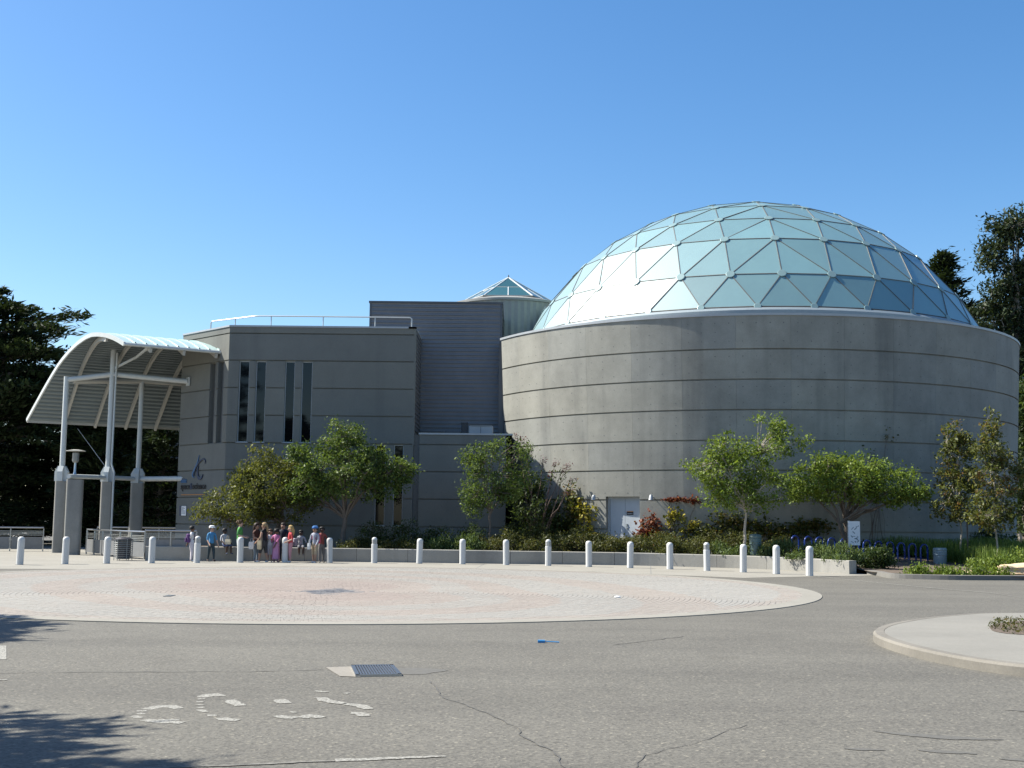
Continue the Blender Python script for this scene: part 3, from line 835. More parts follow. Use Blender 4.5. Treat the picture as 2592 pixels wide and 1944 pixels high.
# door in the drum
def dframe(th, off=0):
    c = dpt(th, 0, off); u = Vector((math.cos(th), math.sin(th), 0)); nr = Vector((math.sin(th), -math.cos(th), 0))
    return Vector((c.x, c.y, 0)), u, nr
c, u, nr = dframe(DTH, -.17)
door = thing('double_door', 'pale blue grey double service door recessed in the drum wall', 'door', (c.x, c.y, dz0))
ZV = Vector((0, 0, 1))
fmb = MB()
for s in (-1, 1): fmb.obox(c + u * s * .755 - nr * -.02 + ZV * (dz0 + dz1) / 2, u, nr, ZV, .045, .06, (dz1 - dz0) / 2)
fmb.obox(c + nr * .02 + ZV * (dz1 - .045), u, nr, ZV, .709, .058, .045)
fmb.build('frame', M['frame'], door)
MB().obox(c - nr * .12 + ZV * (dz0 + dz1) / 2, u, nr, ZV, .84, .1, (dz1 - dz0) / 2 + .03).build('back_wall', M['drum'], door)
for s in (-1, 1):
    lf = MB().obox(c + u * s * .355 + ZV * (dz0 + dz1 - .09) / 2, u, nr, ZV, .350, .024, (dz1 - dz0 - .09) / 2).build('door_leaf', M['door'], door, bevel=.004)
    if s == 1:
        hb = MB().obox(c + u * .09 + nr * .035 + ZV * 1.50, u, nr, ZV, .035, .012, .11)
        hb.tube([c + u * .09 + nr * .05 + ZV * 1.44, c + u * .09 + nr * .10 + ZV * 1.44, c + u * .19 + nr * .10 + ZV * 1.43], .014, 8)
        hb.tube([c + u * .09 + nr * .03 + ZV * 1.57, c + u * .09 + nr * .065 + ZV * 1.57], .028, 10)
        hb.build('handle', M['steel'], lf)
        pq = MB().obox(c + u * .23 + nr * .032 + ZV * 2.04, u, nr, ZV, .155, .006, .062).build('plaque', M['black'], lf)
        MB().obox(c + u * .23 + nr * .035 + ZV * 2.118, u, nr, ZV, .155, .007, .014).build('plaque', M['orange'], lf)
        wmb = MB()
        for i, w in enumerate((.022, .03, .016, .028, .02, .026)): wmb.obox(c + u * (.13 + i * .04) + nr * .039 + ZV * 2.035, u, nr, ZV, w / 2, .001, .011)
        wmb.build('plaque', M['white'], lf)
# floodlights
for k, (xs, lab) in enumerate(((-37.6, 'small floodlight on the drum wall left of the service door'), (-26.1, 'small floodlight on the drum wall right of the service door'))):
    c2, u2, n2 = dframe(R(xs), -.1)
    z = 2.70
    fl = thing('floodlight', lab, 'floodlight', tuple(c2 + ZV * z), 'floodlights beside the drum door')
    MB().tube([c2 + n2 * .06 + ZV * z, c2 + n2 * .5 + ZV * (z + .02)], .018, 8).build('arm', M['frame'], fl, smooth=True)
    MB().obox(c2 + n2 * .09 + ZV * z, u2, n2, ZV, .06, .02, .06).build('wall_plate', M['frame'], fl)
    h0 = c2 + n2 * .46 + ZV * (z + .03)
    MB().tube([h0 - u2 * .02 + ZV * .07, h0 - u2 * .02 + n2 * .02 - ZV * .04, h0 - u2 * .02 + n2 * .05 - ZV * .16], [.06, .085, .10], 12).build('lamp_head', M['coping'], fl, smooth=True)

# ------------------------------------------------------------------ entrance canopy
cd = Vector((.8336, .5524, 0)); cs = Vector((-.5524, .8336, 0)); HLp = Vector((-16.91, 52.94, 0))
PROF = [(0, 9.15), (.4, 9.32), (.89, 9.5), (1.58, 9.69), (2.28, 9.80), (2.81, 9.83), (3.33, 9.77), (4.03, 9.58), (4.74, 9.29), (5.3, 9.0), (5.79, 8.70), (6.4, 8.22), (6.85, 7.84), (7.3, 7.45), (7.74, 7.05), (8.2, 6.64), (8.65, 6.23)]
def pz(s):
    for (a, za), (b, zb) in zip(PROF[:-1], PROF[1:]):
        if a <= s <= b: return za + (zb - za) * (s - a) / (b - a)
    return PROF[-1][1]
def cpt(s, t, dz=0):
    return HLp + cs * s + cd * t + Vector((0, 0, pz(s) + dz))
def t_start(s): return -2.04 * s / 8.68
def t_end(s): return 4.32 if s < 3.4 else 8.2
can = thing('entrance_canopy', 'curved barrel roof entrance canopy on white steel poles at the left of the hall', 'canopy', (-18.5, 56.5, 0))
# standing-seam roof sheets on top
SN = [i * 8.65 / 40 for i in range(41)]
nb = 9
for j in range(nb):
    vs = []
    for s in SN:
        t0, t1 = t_start(s), (4.32 if s < 3.4 else 4.32 + (s - 3.4) * .72)
        for f in (j / nb, (j + 1) / nb - .012): vs.append(cpt(s, t0 + (t1 - t0) * f, .10))
        vs.append(cpt(s, t0 + (t1 - t0) * ((j + 1) / nb - .012), .145)); vs.append(cpt(s, t0 + (t1 - t0) * ((j + 1) / nb), .145)); vs.append(cpt(s, t0 + (t1 - t0) * ((j + 1) / nb), .10))
    MB().add(vs, [(5 * i + k, 5 * (i + 1) + k, 5 * (i + 1) + k + 1, 5 * i + k + 1) for i in range(40) for k in range(4)]).build('roof_sheet', M['roof_metal'], can, smooth=True)
# corrugated underside: corrugations run along the vault
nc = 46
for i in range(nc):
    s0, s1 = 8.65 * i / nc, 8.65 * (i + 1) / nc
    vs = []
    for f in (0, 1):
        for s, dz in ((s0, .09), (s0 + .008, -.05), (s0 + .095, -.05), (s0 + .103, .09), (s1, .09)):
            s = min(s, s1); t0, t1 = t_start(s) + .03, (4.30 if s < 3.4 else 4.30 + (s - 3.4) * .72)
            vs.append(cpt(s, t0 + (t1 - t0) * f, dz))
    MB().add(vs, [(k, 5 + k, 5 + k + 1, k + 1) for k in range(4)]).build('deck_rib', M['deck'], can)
# end fascia along the skewed gable and eave trims
def ribbon(pts, w, h, mat, name):
    vs = []
    for i, (p, side, up) in enumerate(pts):
        for a, b in ((-w / 2, -h / 2), (w / 2, -h / 2), (w / 2, h / 2), (-w / 2, h / 2)): vs.append(p + side * a + up * b)
    n = len(pts)
    return MB().add(vs, [(4 * i + k, 4 * i + (k + 1) % 4, 4 * (i + 1) + (k + 1) % 4, 4 * (i + 1) + k) for i in range(n - 1) for k in range(4)] + [(3, 2, 1, 0), tuple(4 * (n - 1) + k for k in range(4))]).build(name, mat, can, smooth=True)
def curve_pts(tf, dz, s0=0, s1=8.65, n=40):
    out = []
    for i in range(n + 1):
        s = s0 + (s1 - s0) * i / n
        p = cpt(s, tf(s), dz); e = .03
        q0, q1 = cpt(max(0, s - e), tf(max(0, s - e)), dz), cpt(min(8.65, s + e), tf(min(8.65, s + e)), dz)
        tg = (q1 - q0).normalized(); side = cd - tg * cd.dot(tg); side.normalize(); up = side.cross(tg)
        out.append((p, side, up if up.z > 0 else -up))
    return out
ribbon(curve_pts(lambda s: t_start(s) - .03, .02), .07, .19, M['white_steel'], 'gable_fascia')
for t in (-.35, 1.15, 2.65, 4.15):
    s0 = 0 if t >= 0 else 1.6
    ribbon(curve_pts(lambda s, t=t: t if s < 8 else t, -.17, max(0, s0), 8.6), .11, .20, M['rib_paint'], 'arched_rib')
ribbon(curve_pts(lambda s: 5.65, -.17, 5.3, 8.6), .11, .20, M['rib_paint'], 'arched_rib')
MB().tube([cpt(0, -.05, .02), cpt(0, 4.36, .02)], .075, 10).build('eave_gutter', M['white_steel'], can, smooth=True)
MB().obox((cpt(8.62, -2.05) + cpt(8.62, 8.1)) / 2 + Vector((0, 0, -.02)), cd, cs, ZV, 5.08, .05, .09).build('eave_beam', M['rib_paint'], can)
# poles, piers and beams
def on_roof(x, y): return (Vector((x, y, 0)) - HLp).dot(cs)
PA, PB, PCc, PD = Vector((-20.78, 56.8, 0)), Vector((-18.72, 57.0, 0)), Vector((-17.87, 58.8, 0)), Vector((-19.15, 54.0, 0))
for nm, P, top, r in (('a', PA, 8.15, .125), ('b', PB, 9.62, .13), ('c', PCc, 8.35, .115)):
    MB().tube([P + ZV * 3.2, P + ZV * top], r, 14).build('pole', M['white_steel'], can, smooth=True)
    # gusset shoe
    g = MB()
    for ux in (Vector((1, 0, 0)), Vector((0, 1, 0))):
        wv = ux * .30; th = Vector((-ux.y, ux.x, 0)) * .12
        for sg in (1,):
            prof = [(-1, 3.28), (1, 3.28), (1, 3.72), (.52, 3.98), (-.52, 3.98), (-1, 3.72)]
            vs = [P + wv * a + ZV * z + th * k for k in (-1, 1) for a, z in prof]
            g.add(vs, [(0, 1, 2, 3, 4, 5), (11, 10, 9, 8, 7, 6)] + [(i, 6 + i, 6 + (i + 1) % 6, (i + 1) % 6) for i in range(6)])
    g.build('pole_shoe', M['white_steel'], can)
def rounded_pier(P, ax, hw, hd, z0, z1):
    ax = Vector(ax).normalized(); ay = Vector((-ax.y, ax.x, 0)); poly = []
    for sx, sy, a0 in ((1, 1, 0), (-1, 1, 90), (-1, -1, 180), (1, -1, 270)):
        for k in range(5):
            a = R(a0 + 22.5 * k); q = P + ax * (sx * (hw - .12) + .12 * math.cos(a)) + ay * (sy * (hd - .12) + .12 * math.sin(a))
            poly.append((q.x, q.y))
    return MB().prism(poly, z0, z1).build('concrete_pier', M['pale_concrete'], can, smooth=True)
for P, hw, z1 in ((PA, .26, 3.28), (PB, .27, 3.28), (PCc, .30, 3.28), (PD, .34, 3.28)):
    rounded_pier(P, (1, .25, 0), hw, hw * .95, 0, z1)
PDt = PD + ZV * 3.42; E1 = Vector((-15.3, 57.45, 0))
for p, q, r in ((PD + Vector((-.3, 0, 3.42)), PB + ZV * 3.48, .10), (PB + ZV * 3.48, PCc + ZV * 3.48, .10), (PCc + ZV * 3.48, E1 + ZV * 3.48, .12),
                (PA + ZV * 8.0, PB + ZV * 8.3, .12), (PB + ZV * 8.3, E1 + Vector((.08, -.28, 8.02)), .12)):
    MB().tube([p, q], r, 12).build('pipe_beam', M['white_steel'], can, smooth=True)
MB().tube([PA + cd * .3 + ZV * 7.95, PCc + ZV * 8.2, PCc + cd * 3.4 + ZV * 8.2], .12, 12).build('purlin', M['rib_paint'], can, smooth=True)
MB().tube([PB + Vector((.1, 0, 8.6)), PB + cd * 1.3 + Vector((.05, -.9, 9.1)), cpt(.4, 1.15, -.18) + Vector((-.1, .05, -.05)), cpt(.3, 1.2, -.05)], .065, 10).build('brace', M['white_steel'], can, smooth=True)
MB().obox(E1 + Vector((.08, -.26, 8.02)), cd, cs, ZV, .03, .2, .2).build('end_plate', M['white_steel'], can)
MB().tube([PB + Vector((.22, -.14, 9.3)), PB + Vector((.20, -.16, 4.1)), PB + Vector((.34, -.20, 3.75)), PB + Vector((.34, -.20, .1))], .045, 8).build('downpipe', M['white_steel'], can, smooth=True)
MB().tube([cpt(8.1, .2, -.8), PB + Vector((-.1, 0, 3.95))], .014, 6).build('chain', M['coping'], can)
# luminaire standing on the beam
lamp = thing('beam_lamp', 'disc topped cylindrical lamp mounted on the white beam between canopy piers', 'lamp', (-19.15, 53.92, 3.5))
MB().tube([(-19.15, 53.9, 3.5), (-19.15, 53.9, 3.62), (-19.15, 53.9, 4.05)], [.09, .055, .05], 10).build('stem', M['steel'], lamp, smooth=True)
MB().lathe([(.08, 0), (.13, .05), (.14, .08), (.14, .42), (.10, .46)], (-19.15, 53.9, 4.02), 16).build('lamp_body', M['ribbed'], lamp, smooth=True)
MB().lathe([(.10, 0), (.42, .02), (.42, .04), (.12, .09)], (-19.15, 53.9, 4.50), 20).build('disc', M['rib_paint'], lamp, smooth=True)

# lettering and emblem on the facet
def facet_pt(sl, z, off=.02):
    return Vector((BX0, YB, 0)) + FX * sl + Vector((-.7071, -.7071, 0)) * off + ZV * z
FROT = Matrix(((.7071, 0, -.7071, 0), (-.7071, 0, -.7071, 0), (0, 1, 0, 0), (0, 0, 0, 1)))
def text_mesh(name, txt, size, sl, z, mat, parent=None, depth=.02, width=None):
    cu = bpy.data.curves.new(name, 'FONT'); cu.body = txt; cu.size = size; cu.extrude = depth / 2; cu.offset = .006
    tmp = bpy.data.objects.new(name + '_tmp', cu); col.objects.link(tmp)
    dg = bpy.context.evaluated_depsgraph_get(); dg.update()
    me = bpy.data.meshes.new_from_object(tmp.evaluated_get(dg))
    bpy.data.objects.remove(tmp); bpy.data.curves.remove(cu)
    xs = [v.co.x for v in me.vertices]; k = (width / (max(xs) - min(xs))) if width else 1
    o = facet_pt(sl, z, .03)
    o0 = org(parent)
    me.transform(Matrix.Translation(o - o0) @ FROT @ Matrix.Diagonal((k, 1, 1, 1)))
    me.name = name; me.materials.clear(); me.materials.append(mat)
    ob = bpy.data.objects.new(name, me); link(ob, parent); return ob
sg = thing('wall_lettering', 'dark cut out letters reading space and science on the angled concrete wall', 'sign', tuple(facet_pt(2.4, 3.0)))
text_mesh('word', 'chabot', .30, 3.70, 3.28, M['sign_blue'], sg, width=.52)
text_mesh('word', 'space', .40, 3.70, 2.98, M['black'], sg, width=.80)
text_mesh('word', '&', .40, 2.86, 2.98, M['navy'], sg, width=.20)
text_mesh('word', 'science', .40, 2.62, 2.98, M['black'], sg, width=1.12)
MB().obox(facet_pt(2.6, 2.72), FX, ZV, (-.7, -.7, 0), 1.05, .014, .008).build('underline', M['orange'], sg)
em = thing('wall_emblem', 'swooping blue crescent emblem above the lettering on the angled wall', 'emblem', tuple(facet_pt(2.0, 3.9)))
def swoosh(name, pts, wid, mat):
    pts = [Vector((p[0], p[1], 0)) for p in pts]
    cp2 = catmull([(p.x, p.y) for p in pts], 6); n = len(cp2); vs = []
    for i, p in enumerate(cp2):
        a = Vector((*cp2[max(i - 1, 0)], 0)); b = Vector((*cp2[min(i + 1, n - 1)], 0)); d = (b - a).normalized(); w = wid * max(.12, math.sin(math.pi * (i + .5) / n))
        for sg2 in (-1, 1):
            q = (p[0] - d.y * w / 2 * sg2, p[1] + d.x * w / 2 * sg2)
            for off in (.015, .05): vs.append(facet_pt(q[0], q[1], off))
    MB().add(vs, [(4 * i + 1, 4 * i + 5, 4 * i + 7, 4 * i + 3) for i in range(n - 1)] + [(4 * i, 4 * i + 4, 4 * i + 5, 4 * i + 1) for i in range(n - 1)] + [(4 * i + 3, 4 * i + 7, 4 * i + 6, 4 * i + 2) for i in range(n - 1)]).build(name, mat, em)
swoosh('crescent', [(1.62, 4.12), (1.62, 4.26), (1.80, 4.34), (2.10, 4.22), (2.40, 3.95), (2.52, 3.68), (2.46, 3.58)], .07, M['navy'])
swoosh('crescent', [(2.16, 4.05), (2.26, 3.80), (2.20, 3.55), (2.02, 3.45), (1.86, 3.52), (1.78, 3.64)], .14, M['navy'])
swoosh('stroke', [(2.15, 4.52), (2.26, 4.25), (2.42, 4.0), (2.58, 3.82), (2.68, 3.66), (2.62, 3.54), (2.45, 3.50)], .09, M['sign_blue'])
pl = thing('hours_placard', 'small blue and white notice panel on the wall below the lettering', 'sign', tuple(facet_pt(3.2, 2.0)))
MB().obox(facet_pt(3.42, 1.98, .02), FX, ZV, (-.7, -.7, 0), .31, .23, .012).build('board', M['navy'], pl)
MB().obox(facet_pt(3.32, 1.98, .037), FX, ZV, (-.7, -.7, 0), .21, .22, .004).build('sheet', M['white'], pl)
mb = MB()
for i, w in enumerate((.09, .15, .08, .17, .17, .16)): mb.obox(facet_pt(3.50 - w, 2.14 - i * .055, .043), FX, ZV, (-.7, -.7, 0), w, .009, .001)
mb.build('print_lines', M['navy'], pl)

# ------------------------------------------------------------------ planter wall in front of the buildings
pw = [(-14.1, 47.75), (-12.2, 48.0), (-10.6, 48.4), (-8.9, 48.62), (-7.1, 48.75), (-5.3, 48.75), (-3.6, 48.65), (-1.9, 48.5), (-.2, 48.35), (1.7, 48.3), (3.9, 48.2), (5.6, 47.75), (7.2, 46.95), (8.6, 46.1), (9.8, 45.0), (10.7, 43.4), (11.5, 41.95)]
pwc = catmull(pw, 8)
wall = thing('planter_wall', 'long low curved concrete seat wall along the planting bed', 'wall', (0, 48.3, 0))
def arc_lengths(p):
    L = [0]
    for a, b in zip(p[:-1], p[1:]): L.append(L[-1] + math.hypot(b[0] - a[0], b[1] - a[1]))
    return L
AL = arc_lengths(pwc)
def at_len(p, L, s):
    for i in range(len(p) - 1):
        if L[i] <= s <= L[i + 1] + 1e-9:
            t = (s - L[i]) / max(1e-9, L[i + 1] - L[i]); a, b = p[i], p[i + 1]
            d = Vector((b[0] - a[0], b[1] - a[1], 0)).normalized()
            return Vector((a[0] + (b[0] - a[0]) * t, a[1] + (b[1] - a[1]) * t, 0)), d
    a, b = p[-2], p[-1]
    return Vector((*b, 0)), Vector((b[0] - a[0], b[1] - a[1], 0)).normalized()
tot = AL[-1]; nseg = 14
for k in range(nseg):
    s0, s1 = tot * k / nseg + .006, tot * (k + 1) / nseg - .006
    vs = []; n = 6
    for i in range(n + 1):
        p, d = at_len(pwc, AL, s0 + (s1 - s0) * i / n); nr = Vector((-d.y, d.x, 0))
        f = (s0 + (s1 - s0) * i / n) / tot
        h = .30 if s1 < 1.9 else .56 - .10 * f
        for w, z in ((0, 0), (0, h - .02), (.02, h), (.33, h), (.33, 0)): vs.append(p + nr * w + ZV * z)
    MB().add(vs, [(5 * i + j, 5 * (i + 1) + j, 5 * (i + 1) + j + 1, 5 * i + j + 1) for i in range(n) for j in range(4)] + [(4, 3, 2, 1, 0), tuple(5 * n + j for j in range(5))]).build('wall_panel', M['pale_concrete'], wall)

# ------------------------------------------------------------------ bollards
bx = [(-16.88, 42.6), (-15.65, 43.5), (-14.48, 44.4), (-13.1, 45.2), (-11.65, 46.0), (-10.21, 46.75), (-8.6, 47.25), (-6.95, 47.6), (-5.24, 47.7), (-3.5, 47.65), (-1.83, 47.5), (-.15, 47.2), (1.44, 46.8), (2.94, 46.15), (4.41, 45.45), (5.77, 44.65), (6.95, 43.65), (8.02, 42.55), (8.91, 41.4), (9.74, 40.25)]
lit = {4, 8, 12, 16}
ordn = ['first', 'second', 'third', 'fourth', 'fifth', 'sixth', 'seventh', 'eighth', 'ninth', 'tenth', 'eleventh', 'twelfth', 'thirteenth', 'fourteenth', 'fifteenth', 'sixteenth']
def bollard_plain():
    t = thing('bollard', 'x', 'bollard', (0, 0, 0), 'white bollards along the edge of the plaza')
    MB().lathe([(.119, 0), (.119, .80)], (0, 0, 0), 12).build('post', M['bollard'], t)
    MB().lathe([(.119, .802), (.119, .86), (.110, .91), (.080, .95), (.03, .968)], (0, 0, 0), 12).build('rounded_cap', M['bollard'], t, smooth=True)
    MB().lathe([(.15, .006), (.15, .012)], (0, 0, 0), 16).build('base_seal', M['joint'], t)
    return t
def bollard_lit():
    t = thing('light_bollard', 'x', 'bollard', (0, 0, 0), 'white bollards along the edge of the plaza')
    MB().lathe([(.119, 0), (.119, .72), (.112, .74)], (0, 0, 0), 12).build('post', M['bollard'], t)
    g = MB().lathe([(.085, .74), (.085, .90)], (0, 0, 0), 12).build('lamp_glass', M['ribbed'], t)
    for k in range(4): MB().lathe([(.10, .755 + k * .036), (.10, .77 + k * .036)], (0, 0, 0), 16).build('louvre', M['bollard'], t)
    for k in range(4):
        a = R(45 + 90 * k); MB().tube([(.095 * math.cos(a), .095 * math.sin(a), .74), (.095 * math.cos(a), .095 * math.sin(a), .91)], .012, 6).build('strut', M['bollard'], t)
    MB().lathe([(.104, .90), (.104, .925), (.085, .965), (.05, .99), (.01, 1.0)], (0, 0, 0), 16).build('dome_cap', M['bollard'], t, smooth=True)
    return t
P0, L0 = bollard_plain(), bollard_lit(); ip = il = 0
for i, (x, y) in enumerate(bx):
    if i in lit:
        o = L0 if il == 0 else copy_tree(L0)
        o['label'] = f'white light bollard with louvred lamp head, {ordn[il]} lamp bollard from the left'; il += 1
    else:
        o = P0 if ip == 0 else copy_tree(P0)
        o['label'] = f'plain white round topped bollard, {ordn[ip]} plain one from the left'; ip += 1
    o.location = (x, y, 0); o.rotation_euler.z = random.random() * 2 + .2
    o.rotation_euler.x = random.uniform(-.015, .015); o.rotation_euler.y = random.uniform(-.02, .02)

# ------------------------------------------------------------------ railings
def railing(name, label, pts, h=1.08, base=0.0, pitch=1.45, panel=True, z_pan=(.10, .68)):
    L = arc_lengths(pts); t = thing(name, label, 'railing', (pts[0][0], pts[0][1], base))
    MB().tube([(p[0], p[1], base + h) for p in pts], .032, 8).build('top_rail', M['steel'], t, smooth=True)
    n = max(1, int(round(L[-1] / pitch)))
    for i in range(n + 1):
        p, d = at_len(pts, L, L[-1] * i / n)
        MB().obox(p + ZV * (base + h / 2 - .02), d, (-d.y, d.x, 0), ZV, .022, .03, h / 2 - .02).build('post', M['steel'], t)
    for i in range(n):
        a, d = at_len(pts, L, L[-1] * i / n + .001); b, _ = at_len(pts, L, L[-1] * (i + 1) / n - .001)
        d = (b - a).normalized(); ln = (b - a).length
        for z in (.74, .80, .86, .92):
            MB().obox((a + b) / 2 + ZV * (base + z * h / 1.08), d, (-d.y, d.x, 0), ZV, ln / 2 - .03, .008, .012).build('bar', M['steel'], t)
        if panel: MB().obox((a + b) / 2 + ZV * (base + (z_pan[0] + z_pan[1]) / 2), d, (-d.y, d.x, 0), ZV, ln / 2 - .045, .010, (z_pan[1] - z_pan[0]) / 2).build('panel', M['mesh_panel'], t)
    return t
railing('metal_railing', 'long stainless railing with grey panels at the far left edge', [(-31, 57.2), (-22.2, 58.7)], 1.12, .0, 1.55)
railing('metal_railing', 'stainless railing with grey panels beside the slatted bin and canopy pier', [(-18.9, 55.1), (-17.7, 53.3), (-16.6, 51.6), (-15.4, 50.0), (-14.5, 49.0)], 1.10, .0, 1.35)
railing('metal_railing', 'stainless railing on the low wall left of the seated children', [(-14.2, 47.95), (-12.25, 48.2)], .85, .31, 1.0, True, (.04, .50))
railing('metal_railing', 'far stainless railing seen between the canopy piers', [(-20.3, 60.6), (-14.5, 61.6)], 1.15, .0, 1.5)

# ------------------------------------------------------------------ bins
def slatted_bin(x, y):
    t = thing('litter_bin', 'dark litter bin caged in horizontal metal slats by the railing', 'bin', (x, y, 0))
    MB().lathe([(.25, .06), (.27, .1), (.29, .78), (.27, .80)], (x, y, 0), 20).build('liner', M['dark_metal'], t, smooth=True)
    for k in range(10):
        z = .10 + k * .073; m = MB()
        pts = [(x + (.32 + .02 * math.sin(k * .35)) * math.cos(R(15 * i)), y + (.32 + .02 * math.sin(k * .35)) * math.sin(R(15 * i)), z) for i in range(25)]
        m.tube(pts, .014, 6, caps=False).build('slat', M['ribbed'], t, smooth=True)
    for k in range(6):
        a = R(60 * k + 10); MB().tube([(x + .335 * math.cos(a), y + .335 * math.sin(a), 0.0), (x + .345 * math.cos(a), y + .345 * math.sin(a), .82)], .014, 6).build('upright', M['ribbed'], t)
    MB().lathe([(.35, .79), (.35, .82), (.20, .90), (.19, .89)], (x, y, 0), 20).build('lid_ring', M['dark_metal'], t, smooth=True)
slatted_bin(-14.95, 47.75)
def round_bin(name, label, x, y, z, h, r, mat, lid=False):
    t = thing(name, label, 'bin', (x, y, z))
    MB().lathe([(r * .86, 0), (r * .95, .06 * h), (r, h * .72), (r * 1.02, h * .94), (r * .9, h)], (x, y, z), 22).build('body', mat, t, smooth=True)
    for f in (.62, .74, .86): MB().lathe([(r * 1.0, f * h), (r * 1.06, f * h + .015), (r * 1.06, f * h + .035), (r * 1.0, f * h + .05)], (x, y, z), 22).build('hoop', mat, t, smooth=True)
    if lid: MB().lathe([(r * 1.1, 0), (r * 1.12, .05), (r * .9, .12), (.05, .15)], (x, y, z + h * .99), 22).build('lid', mat, t, smooth=True)
    else: MB().lathe([(r * .82, 0), (r * .80, .006)], (x, y, z + h - .05), 22).build('opening', M['black'], t)
round_bin('litter_bin', 'grey green hooped litter bin beside the last bike hoop', 16.1, 46.3, .12, .72, .245, M['bin_grey'])
round_bin('litter_bin', 'dark green lidded bin half hidden behind the planter shrubs', 9.25, 46.6, .43, .72, .22, M['bin_green'], True)
round_bin('litter_bin', 'plain grey drum bin behind the railing panels', -16.1, 52.4, 0, .78, .26, M['bin_grey'])

# ------------------------------------------------------------------ bike hoops
HX2 = [(2016, 1413), (2049, 1415), (2077, 1417), (2108, 1419), (2139, 1421), (2168, 1424), (2197, 1426), (2226, 1428), (2255, 1430), (2283, 1433), (2311, 1435), (2341, 1437)]
hoop = thing('bike_hoop', 'x', 'bike rack', (0, 0, 0), 'blue bike hoops in the planting bed')
MB().tube([(-.185, 0, -.05), (-.185, 0, .62)] + [(-.185 * math.cos(R(15 * i)), 0, .62 + .185 * math.sin(R(15 * i))) for i in range(1, 12)] + [(.185, 0, .62), (.185, 0, -.05)], .036, 10).build('hoop_pipe', M['blue_paint'], hoop, smooth=True)
for s in (-1, 1): MB().lathe([(.065, 0), (.065, .012)], (s * .185, 0, .0), 12).build('foot_plate', M['blue_paint'], hoop)
for i, (sx, sy) in enumerate(HX2):
    Y = 48.6 - .12 * i
    X = (sx - 1296) / 3100 * (Y * .9939 + 0)
    o = hoop if i == 0 else copy_tree(hoop)
    o.location = (X, Y, .40 - .024 * i); o.rotation_euler.z = R(28)
    o['label'] = f'dark blue inverted U bike hoop, {ordn[i]} of the row from the left'
MB().prism([(10.9, 48.3), (16.2, 46.7), (16.7, 47.6), (11.4, 49.6)], .0, .10).build('hoop_pad', M['kerb'], bank)

# notice board on post
nb_ = thing('notice_board', 'white upright notice board on a post before the bike hoops', 'sign', (13.0, 46.6, .3))
nx0 = 13.0
MB().box(nx0 - .245, nx0 - .165, 46.62, 46.70, .2, 1.82).build('post', M['coping'], nb_)
MB().box(nx0 - .03, nx0 + .03, 46.64, 46.70, .2, .95).build('post', M['bark'], nb_)
MB().box(nx0 - .235, nx0 + .205, 46.58, 46.615, .90, 1.80).build('board', M['white'], nb_)
mb = MB()
random.seed(5)
for k in range(16):
    xx = nx0 - .13 + .27 * random.random(); zz = 1.02 + .68 * random.random(); w = .02 + .05 * random.random(); a = random.uniform(-.9, .9)
    mb.obox((xx, 46.578, zz), (math.cos(a), 0, math.sin(a)), (0, 1, 0), (-math.sin(a), 0, math.cos(a)), w, .001, .008 + .012 * random.random())
mb.build('print', M['bin_grey'], nb_)

# boulders
def boulder(label, c, r, seed):
    rg = np.random.default_rng(seed); bm = bmesh.new(); bmesh.ops.create_icosphere(bm, subdivisions=3, radius=1)
    ph = rg.random(6) * 6
    for v in bm.verts:
        p = v.co.copy(); k = 1 + .12 * math.sin(3 * p.x + ph[0]) + .10 * math.sin(4 * p.y + ph[1]) + .06 * math.sin(9 * p.z + ph[2]) + .05 * math.sin(7 * p.x + 5 * p.z + ph[3])
        v.co = Vector((math.copysign(abs(p.x) ** .75, p.x) * r[0] * k, math.copysign(abs(p.y) ** .8, p.y) * r[1] * k, math.copysign(abs(p.z) ** .55, p.z) * r[2] * (1 + .12 * math.sin(5 * p.x + ph[4]))))
    me = bpy.data.meshes.new('boulder'); bm.to_mesh(me); bm.free(); me.materials.append(M['rock'])
    ob = bpy.data.objects.new('boulder', me); ob.location = c; link(ob)
    me.polygons.foreach_set('use_smooth', [True] * len(me.polygons)); me.set_sharp_from_angle(angle=R(40))
    tag(ob, label, 'boulder', 'tan boulders by the kerb')
boulder('large flat tan sandstone boulder at the right edge by the kerb', (16.95, 40.6, .24), (.95, .5, .24), 3)
boulder('low flat tan stone left of the large boulder', (15.35, 40.9, .12), (.5, .3, .10), 8)

# ------------------------------------------------------------------ vegetation
def unit(n):
    v = rng.normal(size=(n, 3)); return v / np.linalg.norm(v, axis=1, keepdims=True)
def leaf_quads(c, size, aspect=.55, axis=None, upbias=.35, jitter=.35):
    n = len(c)
    d = unit(n) if axis is None else axis + rng.normal(size=(n, 3)) * .35
    d /= np.linalg.norm(d, axis=1, keepdims=True)
    nr = unit(n); nr[:, 2] = np.abs(nr[:, 2]) * (1 + upbias) + upbias
    s = np.cross(d, nr); s /= np.linalg.norm(s, axis=1, keepdims=True) + 1e-9
    L = (size * (1 + jitter * rng.normal(size=n)).clip(.4, 1.8))[:, None]
    return np.stack([c - d * L * .5, c + s * L * aspect * .5, c + d * L * .5, c - s * L * aspect * .5], 1)
def in_lobes(lobes, n, lo=.35):
    w = np.array([l[3] * l[4] * l[5] for l in lobes]) ** .75; w /= w.sum()
    k = rng.choice(len(lobes), n, p=w); Lb = np.array(lobes)[k]
    r = (lo ** 3 + (1 - lo ** 3) * rng.random(n)) ** (1 / 3)
    return Lb[:, :3] + unit(n) * r[:, None] * Lb[:, 3:6]
